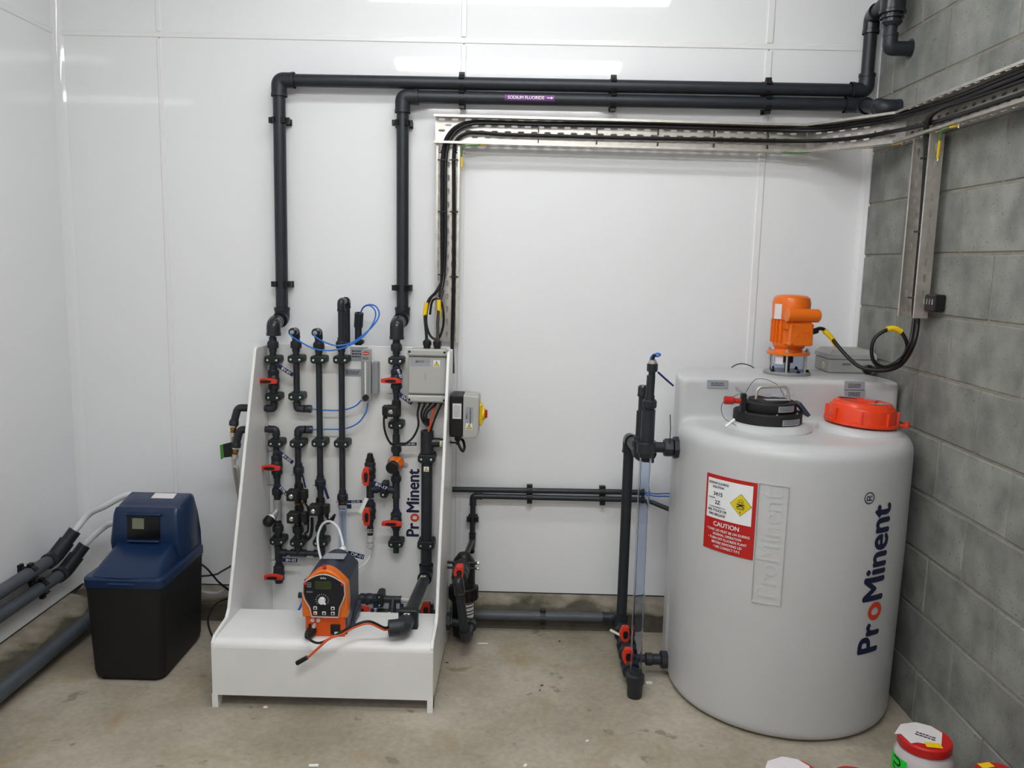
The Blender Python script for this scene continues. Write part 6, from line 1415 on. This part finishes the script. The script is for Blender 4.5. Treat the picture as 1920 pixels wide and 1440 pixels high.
# ================================================================ JARS IN THE FOREGROUND
def jar(c, h, r, lab, ang, label=True, sheet=True):
    c = V(c); t = thing('chemical_jar', lab, 'jar', (c.x,c.y,0), 'red lidded jars'); o = V((c.x,c.y,0))
    MB().lathe(o, Z_, [(0.0,r*0.9),(0.006,r*1.08),(h*0.62,r*1.12),(h*0.74,r*1.08),(h*0.82,r*0.92),(h*0.85,r*0.86)], 40).build('jar_body', 'jar_plastic', t)
    ld = MB().lathe(o+Z_*(h*0.84), Z_, [(0,r*0.98),(0.003,r),(0.024,r),(0.029,r*0.95),(0.030,0.0)], 40, cap=False).build('lid', 'red_lid', t)
    zt_ = h*0.84+0.0306; R = Matrix.Rotation(ang,3,'Z')
    def pl(poly, m, nm, z): return MB().prism([o + R@V((x*r,y*r,0)) + Z_*z for x, y in poly], (0,0,0.0006)).build(nm, m, ld, smooth=0)
    if sheet: pl([(-1.05,-0.55),(-0.82,-0.42),(-0.40,-0.92),(-0.20,-0.70),(0.62,-0.48),(0.55,0.62),(0.1,0.92),(-0.45,0.88),(-0.95,0.35)], 'paper', 'paper_label', zt_)
    pl([(0.15,-0.85),(0.70,-0.60),(0.55,-0.28),(0.02,-0.55)], 'yellow', 'yellow_label', zt_+0.0009)
    if sheet:
        b = bars(o+R@V((0.05*r,-0.05*r,0))+Z_*(zt_+0.0012), R@V((1,-0.1,0)), R@V((0.1,1,0)), r*0.8, r*0.35, 2, 'ink', ld)
    if label:
        mb = MB(); n = 10; Q = []
        for z in (h*0.10, h*0.72):
            for i in range(n+1):
                a = ang + math.radians(188+58*i/n); Q.append(o+V((r*1.13*math.cos(a), r*1.13*math.sin(a), z)))
        mb.add(Q, [(i,i+1,n+2+i,n+1+i) for i in range(n)]); mb.build('green_label', 'green_label', t)
        def wj(x, y): a = ang + math.radians(186) + (-y)/(-r*1.13); return o+V((r*1.14*math.cos(a), r*1.14*math.sin(a), h*0.40+x))
        letter('XU', (0,0,0), Z_, X_, 0.040, 'ink', t, bold=0.02, wrap=lambda x, y: o+V((r*1.136*math.cos(ang+math.radians(222)-y/r), r*1.136*math.sin(ang+math.radians(222)-y/r), h*0.58+x)))
    return t
H1 = 0.216; j1_ = atz(1734,1387,0.200); jar(j1_, H1, 0.072, 'red lidded jar with a torn paper label on its lid and a green side label', math.radians(-32))
j2_ = atz(1488,1448,0.19); jar(j2_, 0.19, 0.072, 'red lidded jar with white paper lid label nearest the sight tube, cut by the frame', math.radians(-20), label=False)
j3_ = atz(1606,1462,0.19); jar(j3_, 0.19, 0.066, 'red lidded jar barely showing between two others at the frame edge', math.radians(10), label=False, sheet=False)
j4_ = atz(1876,1448,0.235); jar(j4_, 0.235, 0.062, 'red lidded jar with only a yellow lid sticker near the blockwork', math.radians(170), label=False, sheet=False)
# ================================================================ LITTER ON THE FLOOR
def bit(name, x, y, d, ang, m, lab, cat='debris'):
    p = atz(x, y, 0.0); o = MB().rbox((p.x,p.y,d[2]/2), d, min(d)*0.3, Matrix.Rotation(math.radians(ang),3,'Z')).build(name, m, smooth=0); tag(o, lab, cat, 'litter on the floor')
bit('plastic_strip', 905, 1207, (0.042,0.005,0.003), 2, 'foam', 'short white plastic strip on the floor beside the skid')
bit('plastic_strip', 950, 1177, (0.03,0.004,0.003), -30, 'label_grey', 'short grey strip on the floor near the kerb')
bit('foam_chip', 498, 1327, (0.014,0.010,0.005), 10, 'foam', 'small white chip on the floor in front of the skid')
bit('foam_chip', 1217, 1281, (0.024,0.018,0.004), 0, 'foam', 'white disc-like chip on the floor between sight tube and tank')
bit('black_scrap', 1016, 1286, (0.012,0.004,0.004), 25, 'black', 'larger black scrap in the middle of the floor')
bit('black_scrap', 1012, 1295, (0.007,0.004,0.004), 50, 'black', 'tiny black scrap just in front of the larger one')
bit('black_scrap', 1049, 1203, (0.010,0.004,0.003), 30, 'black', 'black scrap on the floor near the back kerb')
bit('black_scrap', 838, 1243, (0.012,0.004,0.003), -10, 'black', 'black scrap on the floor beside the right side plate')
bit('foam_chip', 1101, 1391, (0.012,0.008,0.006), 30, 'foam', 'white chip on the open floor left of the jars')
bit('foam_chip', 588, 1437, (0.030,0.010,0.006), 5, 'foam', 'white chip at the bottom edge of the picture')
bit('foam_chip', 985, 1437, (0.014,0.010,0.006), 60, 'foam', 'white chip at the bottom middle of the picture')
p = at(421,1152,-0.60); bp_ = atz(421,1158,0.26); tag(MB().rbox((bp_.x,bp_.y,0.245), (0.010,0.008,0.008), 0.002).build('blue_scrap', 'logo_navy', smooth=0), 'tiny dark blue scrap on the left of the plinth top', 'debris')
